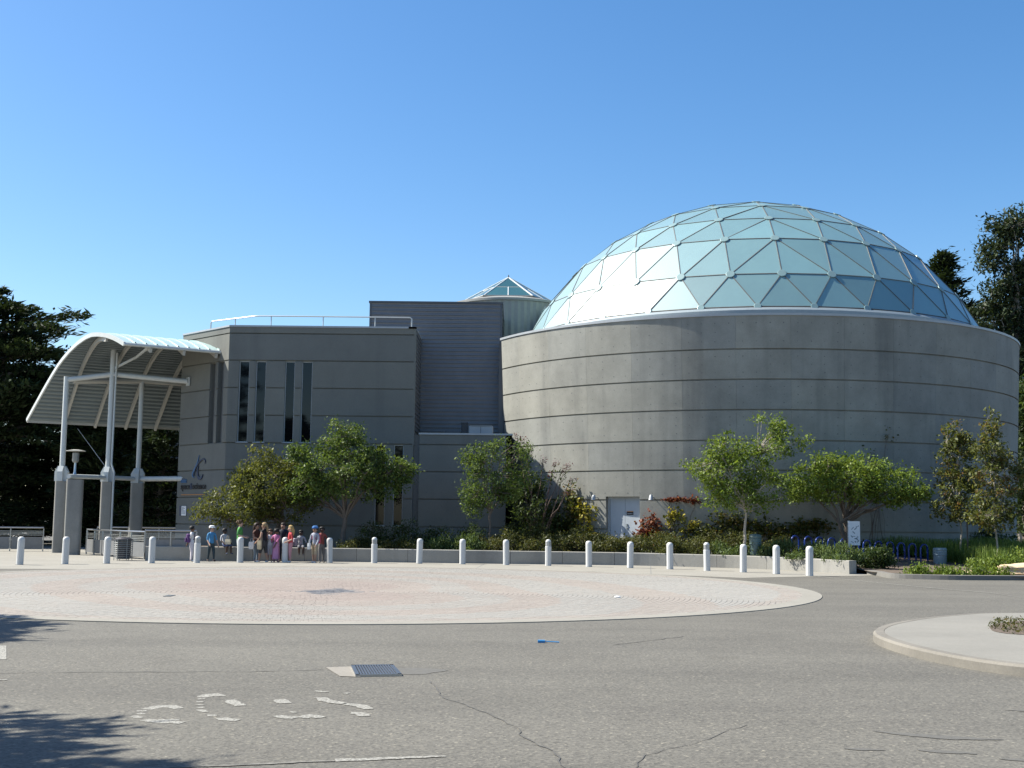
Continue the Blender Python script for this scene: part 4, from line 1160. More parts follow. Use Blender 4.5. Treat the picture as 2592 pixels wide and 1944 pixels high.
def curve_branch(mb, p0, p1, r0, r1, sag=.0, n=6, wob=.06, sides=6):
    p0, p1 = Vector(p0), Vector(p1); L = (p1 - p0).length; pts = []
    for i in range(n + 1):
        t = i / n; q = p0.lerp(p1, t) + Vector((0, 0, sag * math.sin(math.pi * t)))
        if 0 < i < n: q += Vector((random.uniform(-1, 1), random.uniform(-1, 1), random.uniform(-1, 1))) * wob * L * .35
        pts.append(q)
    mb.tube(pts, [r0 + (r1 - r0) * i / n for i in range(n + 1)], sides)
    return pts
def tree(name, label, base, lobes, ncl, per, clr, lsize, leaf, bark='bark', tr=.08, fork=None, lean=(0, 0), limbs=9, group=None, cat='tree', aspect=.55, trunks=1, upbias=.35, flat=1.0):
    base = Vector(base); t = thing(name, label, cat, base, group)
    cz = sum(l[2] for l in lobes) / len(lobes); ztop = max(l[2] + l[5] * .5 for l in lobes); zlow = min(l[2] - l[5] for l in lobes)
    fork = fork if fork is not None else zlow + .15
    mb = MB(); tops = []
    for k in range(trunks):
        off = Vector((random.uniform(-.25, .25), random.uniform(-.2, .2), 0)) if trunks > 1 else Vector((0, 0, 0))
        f = Vector((base.x + lean[0] + off.x * 2.5, base.y + lean[1] + off.y * 2, fork))
        curve_branch(mb, base + off * .4 - Vector((0, 0, .08)), f, tr, tr * .72, 0, 7, .05, 9); tops.append(f)
    bc = in_lobes(lobes, ncl, .30)
    far = bc[rng.choice(ncl, min(limbs, ncl), replace=False)]
    mb.build('trunk', M[bark], t, smooth=True)
    lm = MB(); joints = []
    for q in far:
        f = random.choice(tops); pts = curve_branch(lm, f - Vector((0, 0, .1 * random.random())), q, tr * .5, .012, .12 * (q[2] - f.z), 6, .10)
        joints += pts[2:]
    J = np.array([tuple(j) for j in joints]) if joints else np.array([tuple(tops[0])])
    for q in bc:
        j = J[np.argmin(((J - q) ** 2).sum(1))]
        curve_branch(lm, j, q, .012, .004, 0, 3, .12, 4)
    lm.build('limbs', M[bark], t)
    cl_t = rng.random(ncl)
    idx = rng.integers(0, ncl, ncl * per)
    g = rng.normal(size=(len(idx), 3)) * clr * np.array([1, 1, .75 * flat])
    c = bc[idx] + g
    tint = (.45 * cl_t[idx] + .55 * rng.random(len(idx))) * .9 + .05
    quads_mesh('crown', leaf_quads(c, lsize, aspect, upbias=upbias), M[leaf], t, tint)
    return t

G1 = 'ornamental trees in the planting beds'
tree('plaza_tree', 'broad olive green tree covering the wall lettering behind the seated children', (-10.1, 51.6, .43),
     [(-11.2, 51.3, 2.2, 1.5, 1.3, .8), (-10.2, 51.6, 3.0, 1.5, 1.3, 1.3), (-9.2, 51.6, 2.7, 1.3, 1.2, 1.2), (-10.6, 51.8, 3.9, .75, .7, .75), (-12.35, 51.0, 1.9, .8, .7, .5), (-11.3, 52.2, 3.3, .8, .8, .7), (-9.2, 52, 3.7, .8, .8, .6)],
     330, 58, .17, .105, 'leaf_olive', tr=.10, trunks=3, limbs=16, group=G1)
tree('plaza_tree', 'dense mid green tree with forked trunk in front of the hall', (-6.95, 51.0, .43),
     [(-6.9, 51.0, 3.6, 2.0, 1.5, 1.25), (-8.2, 50.9, 3.1, 1.2, 1.1, 1.0), (-5.5, 51.0, 3.5, 1.3, 1.1, 1.15), (-7.3, 51.1, 4.8, 1.0, .9, .9), (-4.7, 51.0, 3.7, .65, .7, .6), (-8.7, 51, 4.4, .6, .6, .4), (-6.6, 51, 5.2, .6, .6, .45)],
     350, 58, .17, .11, 'leaf_green', tr=.12, fork=1.75, lean=(.1, 0), limbs=15, group=G1)
tree('plaza_tree', 'slender airy tree before the concrete annex', (-.85, 50.6, .43),
     [(-.9, 50.6, 3.5, 1.05, .9, 1.3), (-1.5, 50.6, 4.4, .6, .6, .55), (.0, 50.6, 3.2, .8, .8, .9), (-1.6, 50.6, 2.5, .55, .6, .7), (.35, 50.7, 4.5, .55, .5, .5), (-.4, 50.6, 4.9, .4, .4, .35)],
     150, 52, .16, .10, 'leaf_green', tr=.055, fork=2.0, limbs=12, group=G1)
tree('plaza_tree', 'light green open crowned tree standing before the drum', (8.75, 46.4, .43),
     [(8.6, 46.4, 3.4, 1.35, 1.1, 1.25), (9.6, 46.4, 3.0, 1.1, 1.0, .95), (8.2, 46.4, 4.4, 1.0, .9, .65), (9.9, 46.4, 4.6, .8, .7, .75), (10.3, 46.4, 5.3, .45, .45, .5), (7.3, 46.4, 3.7, .75, .7, .4), (7.9, 46.4, 2.8, .7, .7, .6), (10.9, 46.4, 4.7, .35, .35, .5), (9.6, 46.4, 5.75, .25, .25, .3)],
     235, 52, .16, .105, 'leaf_bright', bark='pale_bark', tr=.06, fork=2.2, lean=(.12, 0), limbs=14, group=G1)
tree('plaza_tree', 'wide flat topped umbrella shaped green tree above the bike hoops', (13.15, 47.3, .4),
     [(13.2, 47.2, 3.3, 1.9, 1.4, .85), (12.0, 47.2, 3.3, 1.3, 1.1, .8), (14.7, 47.2, 3.15, 1.2, 1.1, .75), (11.2, 47.2, 3.0, .9, .8, .5), (15.5, 47.2, 2.7, .75, .7, .4), (12.3, 47.2, 4.0, .7, .7, .4), (13.6, 47.2, 4.0, .9, .8, .35)],
     280, 55, .16, .11, 'leaf_bright', tr=.10, fork=1.75, trunks=2, limbs=16, group=G1)
def young(label, x, y, z0, zb, zt, w, seed, leaf='leaf_russet', ncl=95):
    random.seed(seed); lob = []
    n = 6
    for i in range(n):
        f = i / (n - 1); zz = zb + (zt - zb) * (.08 + .9 * f); ww = w * (1 - f) ** .75 * (.75 + .5 * random.random()) + .09
        lob.append((x + random.uniform(-.25, .25) * w * (1 - f), y, zz, ww, ww, (zt - zb) / n * .85))
    for k in range(3): lob.append((x + random.choice((-1, 1)) * w * random.uniform(.6, .9), y, zb + (zt - zb) * random.uniform(.25, .75), .14, .14, .5))
    tree('young_tree', label, (x, y, z0), lob, ncl, 46, .13, .12, leaf, bark='pale_bark', tr=.038, fork=zb + (zt - zb) * .55, limbs=9, group='young trees on the right bank')
young('young tree turning russet with two stakes on the grassy bank', 17.35, 47.6, .35, 2.0, 6.1, .9, 4, ncl=120)
young('nearer young russet and green tree on the bright bank at the right', 17.95, 45.6, .35, 1.75, 6.0, .95, 9, ncl=130)
young('russet young tree cut off by the right edge', 20.95, 49.0, .4, 2.0, 5.0, .8, 13)
st = MB(); st.tube([(17.62, 47.55, .3), (17.62, 47.55, 2.0)], .03, 6); tag(st.build('tree_stake', M['bark']), 'brown wooden stake beside the far young russet tree', 'stake')

# butterfly bush against the drum, purple flower heads
bb = thing('flowering_shrub', 'tall dark shrub with purple flower spikes in the corner of drum and annex', 'shrub', (1.15, 52.9, .43))
lob = [(.95, 53.2, 2.0, 1.0, .8, 1.4), (.8, 53.3, 3.1, .6, .5, .7), (1.5, 52.9, 1.4, .7, .6, .9), (.4, 53.8, 2.2, .5, .4, 1.5)]
ncl = 150; bc = in_lobes(lob, ncl, .3); idx = rng.integers(0, ncl, ncl * 50)
sm = MB()
tips = [(.25, 52.9, 5.35), (.55, 52.9, 5.1), (.75, 52.8, 4.75), (1.9, 52.4, 4.15), (2.25, 52.3, 3.95), (2.4, 52.2, 4.0), (2.55, 52.2, 3.4), (1.35, 52.7, 4.3), (1.7, 52.5, 3.6), (2.35, 52.1, 2.9)]
for q in tips: curve_branch(sm, (1.15 + random.uniform(-.2, .2), 52.9, .4), q, .03, .008, .1, 7, .06)
for q in bc[:40]: curve_branch(sm, (1.15, 53.0, .4), q, .022, .006, 0, 5, .08, 5)
sm.build('stems', M['twig'], bb)
ex = []
for q in tips:
    for k in range(26):
        f = random.random(); b = Vector((1.15, 52.9, 1.5)).lerp(Vector(q), .72 + .25 * f); ex.append((b.x + random.gauss(0, .12), b.y + random.gauss(0, .1), b.z + random.gauss(0, .1)))
cc = np.concatenate([bc[idx] + rng.normal(size=(len(idx), 3)) * .17, np.array(ex)])
quads_mesh('foliage', leaf_quads(cc, .15, .3), M['leaf_dark'], bb, rng.random(len(cc)))
fl = []
for q in tips:
    dirn = (Vector(q) - Vector((1.15, 52.9, 2.0))).normalized()
    for k in range(70): fl.append(Vector(q) + dirn * random.uniform(-.12, .22) + Vector((random.gauss(0, .028), random.gauss(0, .028), random.gauss(0, .028))) + Vector((random.choice((0, .12, -.1)), 0, random.choice((0, -.1)))))
quads_mesh('flower_spikes', leaf_quads(np.array([tuple(p) for p in fl]), .06, .6), M['leaf_purple'], bb, rng.random(len(fl)))

# shrubs in the planter
def shrub(name, label, c, rx, ry, h, n, lsize, leaf, group, aspect=.45, up=0.0, seed=0, cat='shrub', spike=0.0):
    t = thing(name, label, cat, c, group)
    nl = max(6, int(rx * h * 22)); u = unit(nl); u[:, 2] = np.abs(u[:, 2]) ** .8
    bc = np.array(c) + u * np.array([rx, ry, h]) * (.55 + .5 * rng.random(nl))[:, None]
    bc[:, 2] = np.maximum(bc[:, 2], c[2] + .06)
    idx = rng.integers(0, nl, n); cc = bc[idx] + rng.normal(size=(n, 3)) * np.array([.13, .13, .10 + spike])
    cc[:, 2] = np.maximum(cc[:, 2], c[2] + .02)
    cc[: n // 5] = np.array(c) + unit(n // 5) * np.array([rx, ry, h]) * .75 * rng.random((n // 5, 1)); cc[:, 2] = np.maximum(np.abs(cc[:, 2] - c[2]) + c[2], c[2] + .02)
    ax = None
    if up: ax = np.array([0, 0, up]) + unit(n) * .8
    ct = rng.random(nl)
    quads_mesh('foliage', leaf_quads(cc, lsize, aspect, axis=ax), M[leaf], t, .45 * ct[idx] + .5 * rng.random(n))
    sm = MB()
    for k in range(7): q = bc[k % nl]; sm.tube([(c[0] + random.uniform(-.1, .1), c[1] + random.uniform(-.08, .08), c[2] - .05), tuple(q * .97 + np.array(c) * .03)], [.016, .005], 5)
    sm.build('stems', M['twig'], t)
    return t
def place_name(sx):
    marks = [(1075, 'below the hall windows'), (1180, 'in front of the annex wall'), (1310, 'below the slender annex tree'), (1440, 'below the purple flowered shrub'), (1515, 'left of the service door'), (1615, 'in front of the service door'), (1730, 'below the red vine'), (1800, 'below the yellow vine'), (1960, 'around the trunk of the open crowned tree'), (2060, 'left of the bike hoops'), (2200, 'behind the bike hoops'), (2400, 'right of the bike hoops')]
    for lim, w in marks:
        if sx < lim: return w
    return 'at the far right'
hedge = []
ORD = ordn + ['seventeenth', 'eighteenth', 'nineteenth', 'twentieth', 'twenty first', 'twenty second', 'twenty third', 'twenty fourth']
for s in np.arange(0.0, 1.0, .045):
    x = -6.2 + s * 17.8
    p = None
    for a, b in zip(pwc[:-1], pwc[1:]):
        if a[0] <= x <= b[0]: p = a[1] + (b[1] - a[1]) * (x - a[0]) / max(1e-6, b[0] - a[0])
    p = p or 44
    hedge.append((x + random.uniform(-.2, .2), p))
seen = {}
posn = ['front planter row', 'back planter row']
for i, (x, y) in enumerate(hedge):
    for row in (0, 1):
        if row == 1 and x > 10.2: continue
        if row == 0 and 8.2 < x: kind = 'lav' if i % 2 == 0 else 'green'
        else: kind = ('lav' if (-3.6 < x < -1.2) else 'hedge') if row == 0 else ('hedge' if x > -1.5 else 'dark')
        xx = x + (.35 if row else 0); yy = y + (.95 if row == 0 else 2.25) + random.uniform(-.12, .12)
        h = {'lav': .62, 'green': .5, 'hedge': .78, 'dark': .95}[kind] * random.uniform(.82, 1.12) + (.18 if row else 0)
        if x < -3.6 and row == 0: h *= .55
        if 3.2 < x < 5.4: h = min(h, .78)
        sx = 1296 + 3100 * xx / yy; w = place_name(sx)
        desc = {'lav': 'fresh green lavender mound', 'green': 'low bright green shrub', 'hedge': 'olive brown rounded hedge shrub', 'dark': 'dark green shaded shrub'}[kind]
        key = (desc, row); seen[key] = seen.get(key, 0) + 1
        lab = f'{desc}, {ORD[seen[key] - 1]} such from left in {posn[row]}'
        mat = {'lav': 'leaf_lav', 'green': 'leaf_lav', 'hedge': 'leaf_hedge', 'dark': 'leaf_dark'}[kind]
        shrub('planter_shrub', lab, (xx, yy, .42), random.uniform(.62, .8), .6, h, 1900 if kind != 'lav' else 2200, .085 if kind != 'lav' else .13, mat, 'shrubs in the planter bed', .45 if kind != 'lav' else .22, 1.0 if kind == 'lav' else 0)
shrub('round_bush', 'dark round bush at the right end of the planter wall', (12.75, 43.6, .12), .82, .6, .72, 5200, .085, 'leaf_dark', 'bushes on the right bank')
shrub('round_bush', 'grey green leafy bush left of the notice board', (11.3, 45.4, .35), .75, .6, .62, 3600, .10, 'leaf_lav', 'bushes on the right bank')
for i, (x, y, rx, h, mat, lab) in enumerate([
        (16.9, 42.6, 1.3, .55, 'leaf_bright', 'bright green spreading mound behind the large boulder'), (18.9, 43.5, 1.6, .75, 'leaf_bright', 'bright green spreading mound cut off by the right edge'),
        (14.3, 40.1, .8, .16, 'leaf_bright', 'low bright ground cover patch by the kerb below the bin'), (13.3, 40.0, .6, .13, 'leaf_bright', 'low bright ground cover patch nearest the planter end'), (15.6, 40.2, .7, .14, 'leaf_bright', 'low bright ground cover patch before the flat stone'),
        (17.9, 40.35, .5, .16, 'leaf_bright', 'low ground cover tuft in front of the large boulder')]):
    shrub('ground_cover', lab, (x, y, bank_z(x, y)), rx, .8 if h > .3 else .35, h, 4200 if h > .3 else 1500, .09, mat, 'ground cover plants on the right bank', .4, .8)
# long grass on the bank: nobody could count the blades
n = 26000
gx = 13.2 + rng.random(n) * 9.5; gy = 43.6 + rng.random(n) ** .8 * 7.5
keep = (gy - 43.6) > (.25 + .55 * np.sin(gx * 1.3)); keep &= ~((gx < 17.0) & (gy < 47.0)); keep &= (gx > 16.4) | (gy > 49.2); gx, gy = gx[keep], gy[keep]; n = len(gx)
gz = np.array([bank_z(a, b) for a, b in zip(gx, gy)]); hh = .30 + .50 * rng.random(n) * np.clip((gx - 12.8) / 2.5, .3, 1)
c = np.stack([gx, gy, gz], 1); ld = rng.normal(size=(n, 3)) * .22; ld[:, 2] = 1
tip = c + ld * hh[:, None]; sd_ = unit(n) * .016; sd_[:, 2] = 0
quads_mesh('long_grass', np.stack([c - sd_, c + sd_, tip + sd_ * .3, tip - sd_ * .3], 1), M['grass'], None, rng.random(n) * .9, kind='stuff')
tag(bpy.data.objects['long_grass'], 'long green grass on the bank at the right', 'grass')
# island planting
n = 5000
gx = 7.3 + rng.random(n) * 5; gy = 17.9 + rng.random(n) * 3.2
keep = (gy < 18.2 + (gx - 7.2) * 2.2 + .6) & (gy < 20.8); gx, gy = gx[keep], gy[keep]; n = len(gx)
c = np.stack([gx, gy, np.full(n, .13) + rng.random(n) * .07], 1)
quads_mesh('island_plants', leaf_quads(c, .06, .35), M['leaf_hedge'], None, rng.random(n), kind='stuff')
tag(bpy.data.objects['island_plants'], 'low brown green plants in the island bed', 'ground cover')

# climbers on the drum
def vine(label, patches, leaf, lsize, n, stems=8, off=.10, swid=1.0):
    p0 = patches[0]; c = dpt(R(p0[0]), .43, .1)
    t = thing('climbing_vine', label, 'vine', tuple(c), 'climbers on the drum wall')
    k = rng.integers(0, len(patches), n); P = np.array(patches)[k]
    a = rng.normal(size=(n, 2)) * .45; th = np.radians(P[:, 0]) + a[:, 0] * P[:, 2] / 13.2; z = P[:, 1] + a[:, 1] * P[:, 3]
    rr = DR - FLARE * (10.2 - z) + .03 + rng.random(n) * off
    cc = np.stack([DC.x + rr * np.sin(th), DC.y - rr * np.cos(th), np.maximum(z, .45)], 1)
    quads_mesh('foliage', leaf_quads(cc, lsize, .75), M[leaf], t, rng.random(n))
    sm = MB()
    for i in range(stems):
        q = random.choice(patches); tt = R(q[0] + math.degrees(random.uniform(-.4, .4) * q[2] / 13.2)); zz = q[1] + random.uniform(-.2, .5) * q[3]
        a0 = R(p0[0]) + random.uniform(-.05, .05)
        pts = [dpt(a0 + (tt - a0) * f + random.uniform(-.004, .004), .4 + (zz - .4) * f ** 1.3, .03) for f in [j / 8 for j in range(9)]]
        sm.tube(pts, [(.016 - .0013 * j) * swid for j in range(9)], 5)
    sm.build('stems', M['twig'], t)
vine('yellow green climber on the drum left of the service door', [(-40.5, 1.4, .55, .7), (-39.2, 2.0, .45, .6), (-41.3, 2.2, .35, .5), (-38.4, 1.0, .4, .5), (-37.6, .75, .4, .3)], 'leaf_yellow', .13, 650, 12, .25)
vine('dark green climber in the shaded corner of the drum', [(-47, 1.6, .8, 1.0), (-44.5, 1.2, .7, .8), (-43, 2.4, .5, .9)], 'leaf_vine', .13, 1100, 8, .3)
vine('red leaved climber on the drum right of the service door', [(-27.2, 1.3, .45, .55), (-26.3, 1.65, .35, .5), (-25.4, 1.2, .5, .35), (-28.2, 1.15, .4, .3), (-24.2, 1.0, .35, .3)], 'leaf_red', .12, 900, 7, .28)
vine('yellow leaved climber on the drum between the red climber and the tree', [(-22.4, 2.0, .35, .3), (-21.4, 1.85, .45, .35), (-23.0, 1.65, .3, .4), (-18.6, 1.6, .25, .2), (-20.2, 1.4, .4, .3)], 'leaf_yellow', .12, 380, 9, .2)
vine('thin red creeper running along a drum reveal', [(-23.2, 2.62, .28, .10), (-21.6, 2.60, .3, .12), (-20.2, 2.63, .25, .10), (-18.7, 2.58, .3, .16)], 'leaf_red', .10, 330, 4, .12)
vine('dark green creeper low on the shaded right side of the drum', [(-17, 1.2, .9, .5), (-12, 1.7, 1.0, .6), (-7, 1.5, 1.2, .5), (-2, 1.3, 1.3, .35), (-12, .9, 1.4, .5), (2, 1.6, 1.0, .3)], 'leaf_vine', .12, 2600, 16, .2)
vine('thin leafless creeper climbing high on the shaded drum', [(13.5, 4.6, .5, .3), (15.0, 3.9, .4, .4), (14.5, 3.2, .5, .4), (16, 5.3, .5, .3)], 'leaf_vine', .08, 90, 12, .1, .4)
shrub('tall_shrub', 'tall dark evergreen shrub against the drum behind the young trees', (17.6, 52.3, .4), 1.0, .7, 3.0, 5200, .11, 'leaf_dark', 'evergreens at the drum foot')
shrub('tall_shrub', 'dark evergreen hedge mass at the drum foot behind the bike hoops', (13.2, 48.9, .4), 2.4, .45, .55, 4200, .10, 'leaf_dark', 'evergreens at the drum foot')
shrub('tall_shrub', 'dark evergreen hedge mass at the far right foot of the drum', (20.2, 53.0, .4), 1.8, .9, 1.4, 5200, .11, 'leaf_dark', 'evergreens at the drum foot')

# conifers
def conifer(name, label, base, H, rad, zlow, nb, leaf, lsize=.34, droop=-.05, per=46, tr=.3, group=None, spread=.16, shape=None, aspect=.30, seed=1):
    random.seed(seed); base = Vector(base); t = thing(name, label, 'tree', base, group)
    mb = MB(); mb.tube([base - Vector((0, 0, .2)), base + Vector((random.uniform(-.1, .1), 0, H * .5)), base + Vector((0, 0, H * .98))], [tr, tr * .6, .03], 9); mb.build('trunk', M['bark'], t, smooth=True)
    lm = MB(); C = []; A = []; T = []
    for k in range(nb):
        f = (k + random.random()) / nb; z = zlow + (H - zlow) * f ** .9; az = k * 2.399 + random.uniform(-.4, .4)
        L = (shape(f) if shape else (1 - f) ** .8) * rad * random.uniform(.7, 1.15) + .25
        d = Vector((math.cos(az), math.sin(az), 0)); p0 = base + Vector((0, 0, z)); p1 = p0 + d * L + Vector((0, 0, droop * L + random.uniform(-.1, .22) * L))
        pts = curve_branch(lm, p0, p1, .05 + .02 * L, .012, .06 * L, 5, .05, 5)
        m = int(per * max(.35, L / rad) * random.uniform(.8, 1.2)); tb = random.random()
        s = np.random.default_rng(k + seed * 999).random(m) ** .55
        for q in s:
            j = min(4, int(q * 5)); b = pts[j].lerp(pts[j + 1], q * 5 - j)
            w = spread * L * (1.15 - .8 * q) + .12
            side = Vector((-d.y, d.x, 0)) * random.gauss(0, w)
            C.append((b.x + side.x, b.y + side.y, b.z + random.gauss(.06, .10) - .10 * abs(side.length))); ax = d + side * .8 / max(.3, w) * .6 + Vector((0, 0, random.uniform(-.1, .45))); A.append(tuple(ax)); T.append(.4 * tb + .6 * random.random())
    lm.build('limbs', M['bark'], t)
    C = np.array(C); A = np.array(A)
    n3 = 5
    CC_ = np.repeat(C, n3, 0) + rng.normal(size=(len(C) * n3, 3)) * np.array([.16, .16, .09]) * (lsize / .34)
    quads_mesh('crown', leaf_quads(CC_, lsize, aspect, axis=np.repeat(A, n3, 0), upbias=.9), M[leaf], t, np.repeat(T, n3))
    return t
GL = 'dark conifers behind the entrance'
cyshape = lambda f: (1 - abs(f - .55) ** 2 * 1.6) if f < .8 else (1.02 - f) * 4.2
conifer('cypress_tree', 'big dark flat branched cypress filling the left edge', (-30.5, 70, 0), 14.5, 5.9, 1.0, 120, 'leaf_cypress', .42, .02, 120, .55, GL, .2, cyshape, seed=3)
conifer('cypress_tree', 'dark cypress showing lower down between the left edge and the canopy', (-26.2, 74, 0), 11.5, 4.6, .4, 95, 'leaf_cypress', .42, -.05, 110, .4, GL, .22, cyshape, seed=5)
conifer('cypress_tree', 'dark conifer directly behind the canopy poles', (-22.6, 70, 0), 9.4, 3.6, .3, 90, 'leaf_cypress', .40, -.10, 110, .35, GL, .24, lambda f: (1 - f) ** .5, seed=7)
conifer('cypress_tree', 'drooping dark conifer just left of the hall corner', (-18.9, 66.5, 0), 8.2, 2.7, .3, 85, 'leaf_cypress', .30, -.20, 80, .25, GL, .2, lambda f: (1 - f) ** .6, seed=9)
conifer('cypress_tree', 'dark low conifer far behind the left railing', (-34.0, 80, 0), 9.0, 5.0, .2, 90, 'leaf_cypress', .45, -.05, 110, .35, GL, .24, lambda f: (1 - f) ** .5, seed=15)
conifer('cypress_tree', 'dark low conifer behind the space between canopy and left railing', (-27.5, 84, 0), 9.5, 5.0, .2, 90, 'leaf_cypress', .45, -.05, 110, .35, GL, .24, lambda f: (1 - f) ** .5, seed=17)
conifer('pine_tree', 'dark pointed pine peeping over the right shoulder of the dome', (35.0, 98, 0), 23.6, 5.0, 8.0, 90, 'leaf_cypress', .55, -.02, 60, .45, None, .18, lambda f: (1 - f) ** .62 * (1.0 if f < .7 else .8), seed=21)
conifer('pine_tree', 'smaller dark pine tip left of the pointed pine behind the dome', (31.6, 98, 0), 22.4, 2.6, 10.0, 50, 'leaf_cypress', .5, -.02, 46, .3, None, .2, lambda f: (1 - f) ** .8, seed=23)
random.seed(31)
tree('eucalyptus', 'tall eucalyptus with rounded clumps at the right edge behind the drum', (34.0, 82, 0),
     [(33.2, 82, 21.2, 1.3, 1.5, 1.5), (35.0, 82, 21.8, 1.8, 1.6, 1.6), (32.6, 82, 19.8, .8, 1.2, 1.0), (35.0, 82, 18.4, 1.9, 1.7, 1.4), (33.0, 82, 17.2, 1.7, 1.7, 1.6), (35.2, 82, 15.2, 2.2, 1.8, 1.8), (32.2, 82, 15.2, 1.6, 1.7, 1.5), (31.4, 82, 13.6, 1.4, 1.5, 1.3), (33.6, 82, 13, 2.2, 2, 1.7), (31.6, 82, 11.2, 1.5, 1.5, 1.2), (34.2, 82, 10.4, 2.4, 2, 2.0), (33, 82, 7, 2.4, 2, 2.2), (34.5, 82, 4, 3, 2, 2.4)],
     780, 52, .36, .30, 'leaf_euc', bark='pale_bark', tr=.45, fork=11, limbs=30, aspect=.4)
tree('eucalyptus', 'green leafy tree directly beside the right edge of the drum', (30.2, 72, 0),
     [(30.6, 72, 8, 1.5, 1.4, 2.0), (30.8, 72, 5, 1.7, 1.5, 2.2), (31.0, 72, 9.8, 1.2, 1.2, 1.4), (30.8, 72, 2.4, 1.8, 1.5, 1.8)],
     240, 50, .32, .26, 'leaf_dark', tr=.25, fork=4, limbs=12, aspect=.4)
random.seed(41)
for k, (x, y, h, s) in enumerate(((-11.2, 8.2, 9.0, 33), (-15.9, 19.5, 9.0, 35))):
    conifer('cypress_tree', ('dark cypress just outside the left edge whose branches shade the near asphalt', 'dark cypress outside the left edge shading the asphalt by the pavers')[k], (x, y, 0), h, (5.0, 3.2)[k], 3.8, (46, 40)[k], 'leaf_cypress', .30, .0, 70, .3, 'cypresses beside the drive', .13, lambda f: (1 - f) ** .45, seed=s)
for k, (x, y) in enumerate(((-24, -25), (-34, -27), (9, -34))):
    conifer('cypress_tree', f'dark cypress across the drive behind the viewer, {ordn[k]} of three', (x, y, 0), (12.5, 24, 10)[k], (3.6, 5.6, 3.6)[k], 1.0, 90, 'leaf_cypress', .6, .0, 50, .35, 'cypresses behind the viewer', .22, cyshape, seed=51 + k)
# pale building glimpsed beyond the conifers
far = thing('distant_building', 'pale sunlit building glimpsed between conifers beside the hall corner', 'building', (-23, 95, 0))
for x0, x1, z0, z1 in ((-28.5, -25.2, 0, 8.2), (-24.9, -23.2, 0, 9.0)): MB().box(x0, x1, 94, 97, z0, z1).build('wall', M['pale_concrete'], far)
for z in (2.2, 5.0): MB().box(-28.0, -25.8, 93.95, 94.0, z, z + 1.2).build('window', M['window'], far)

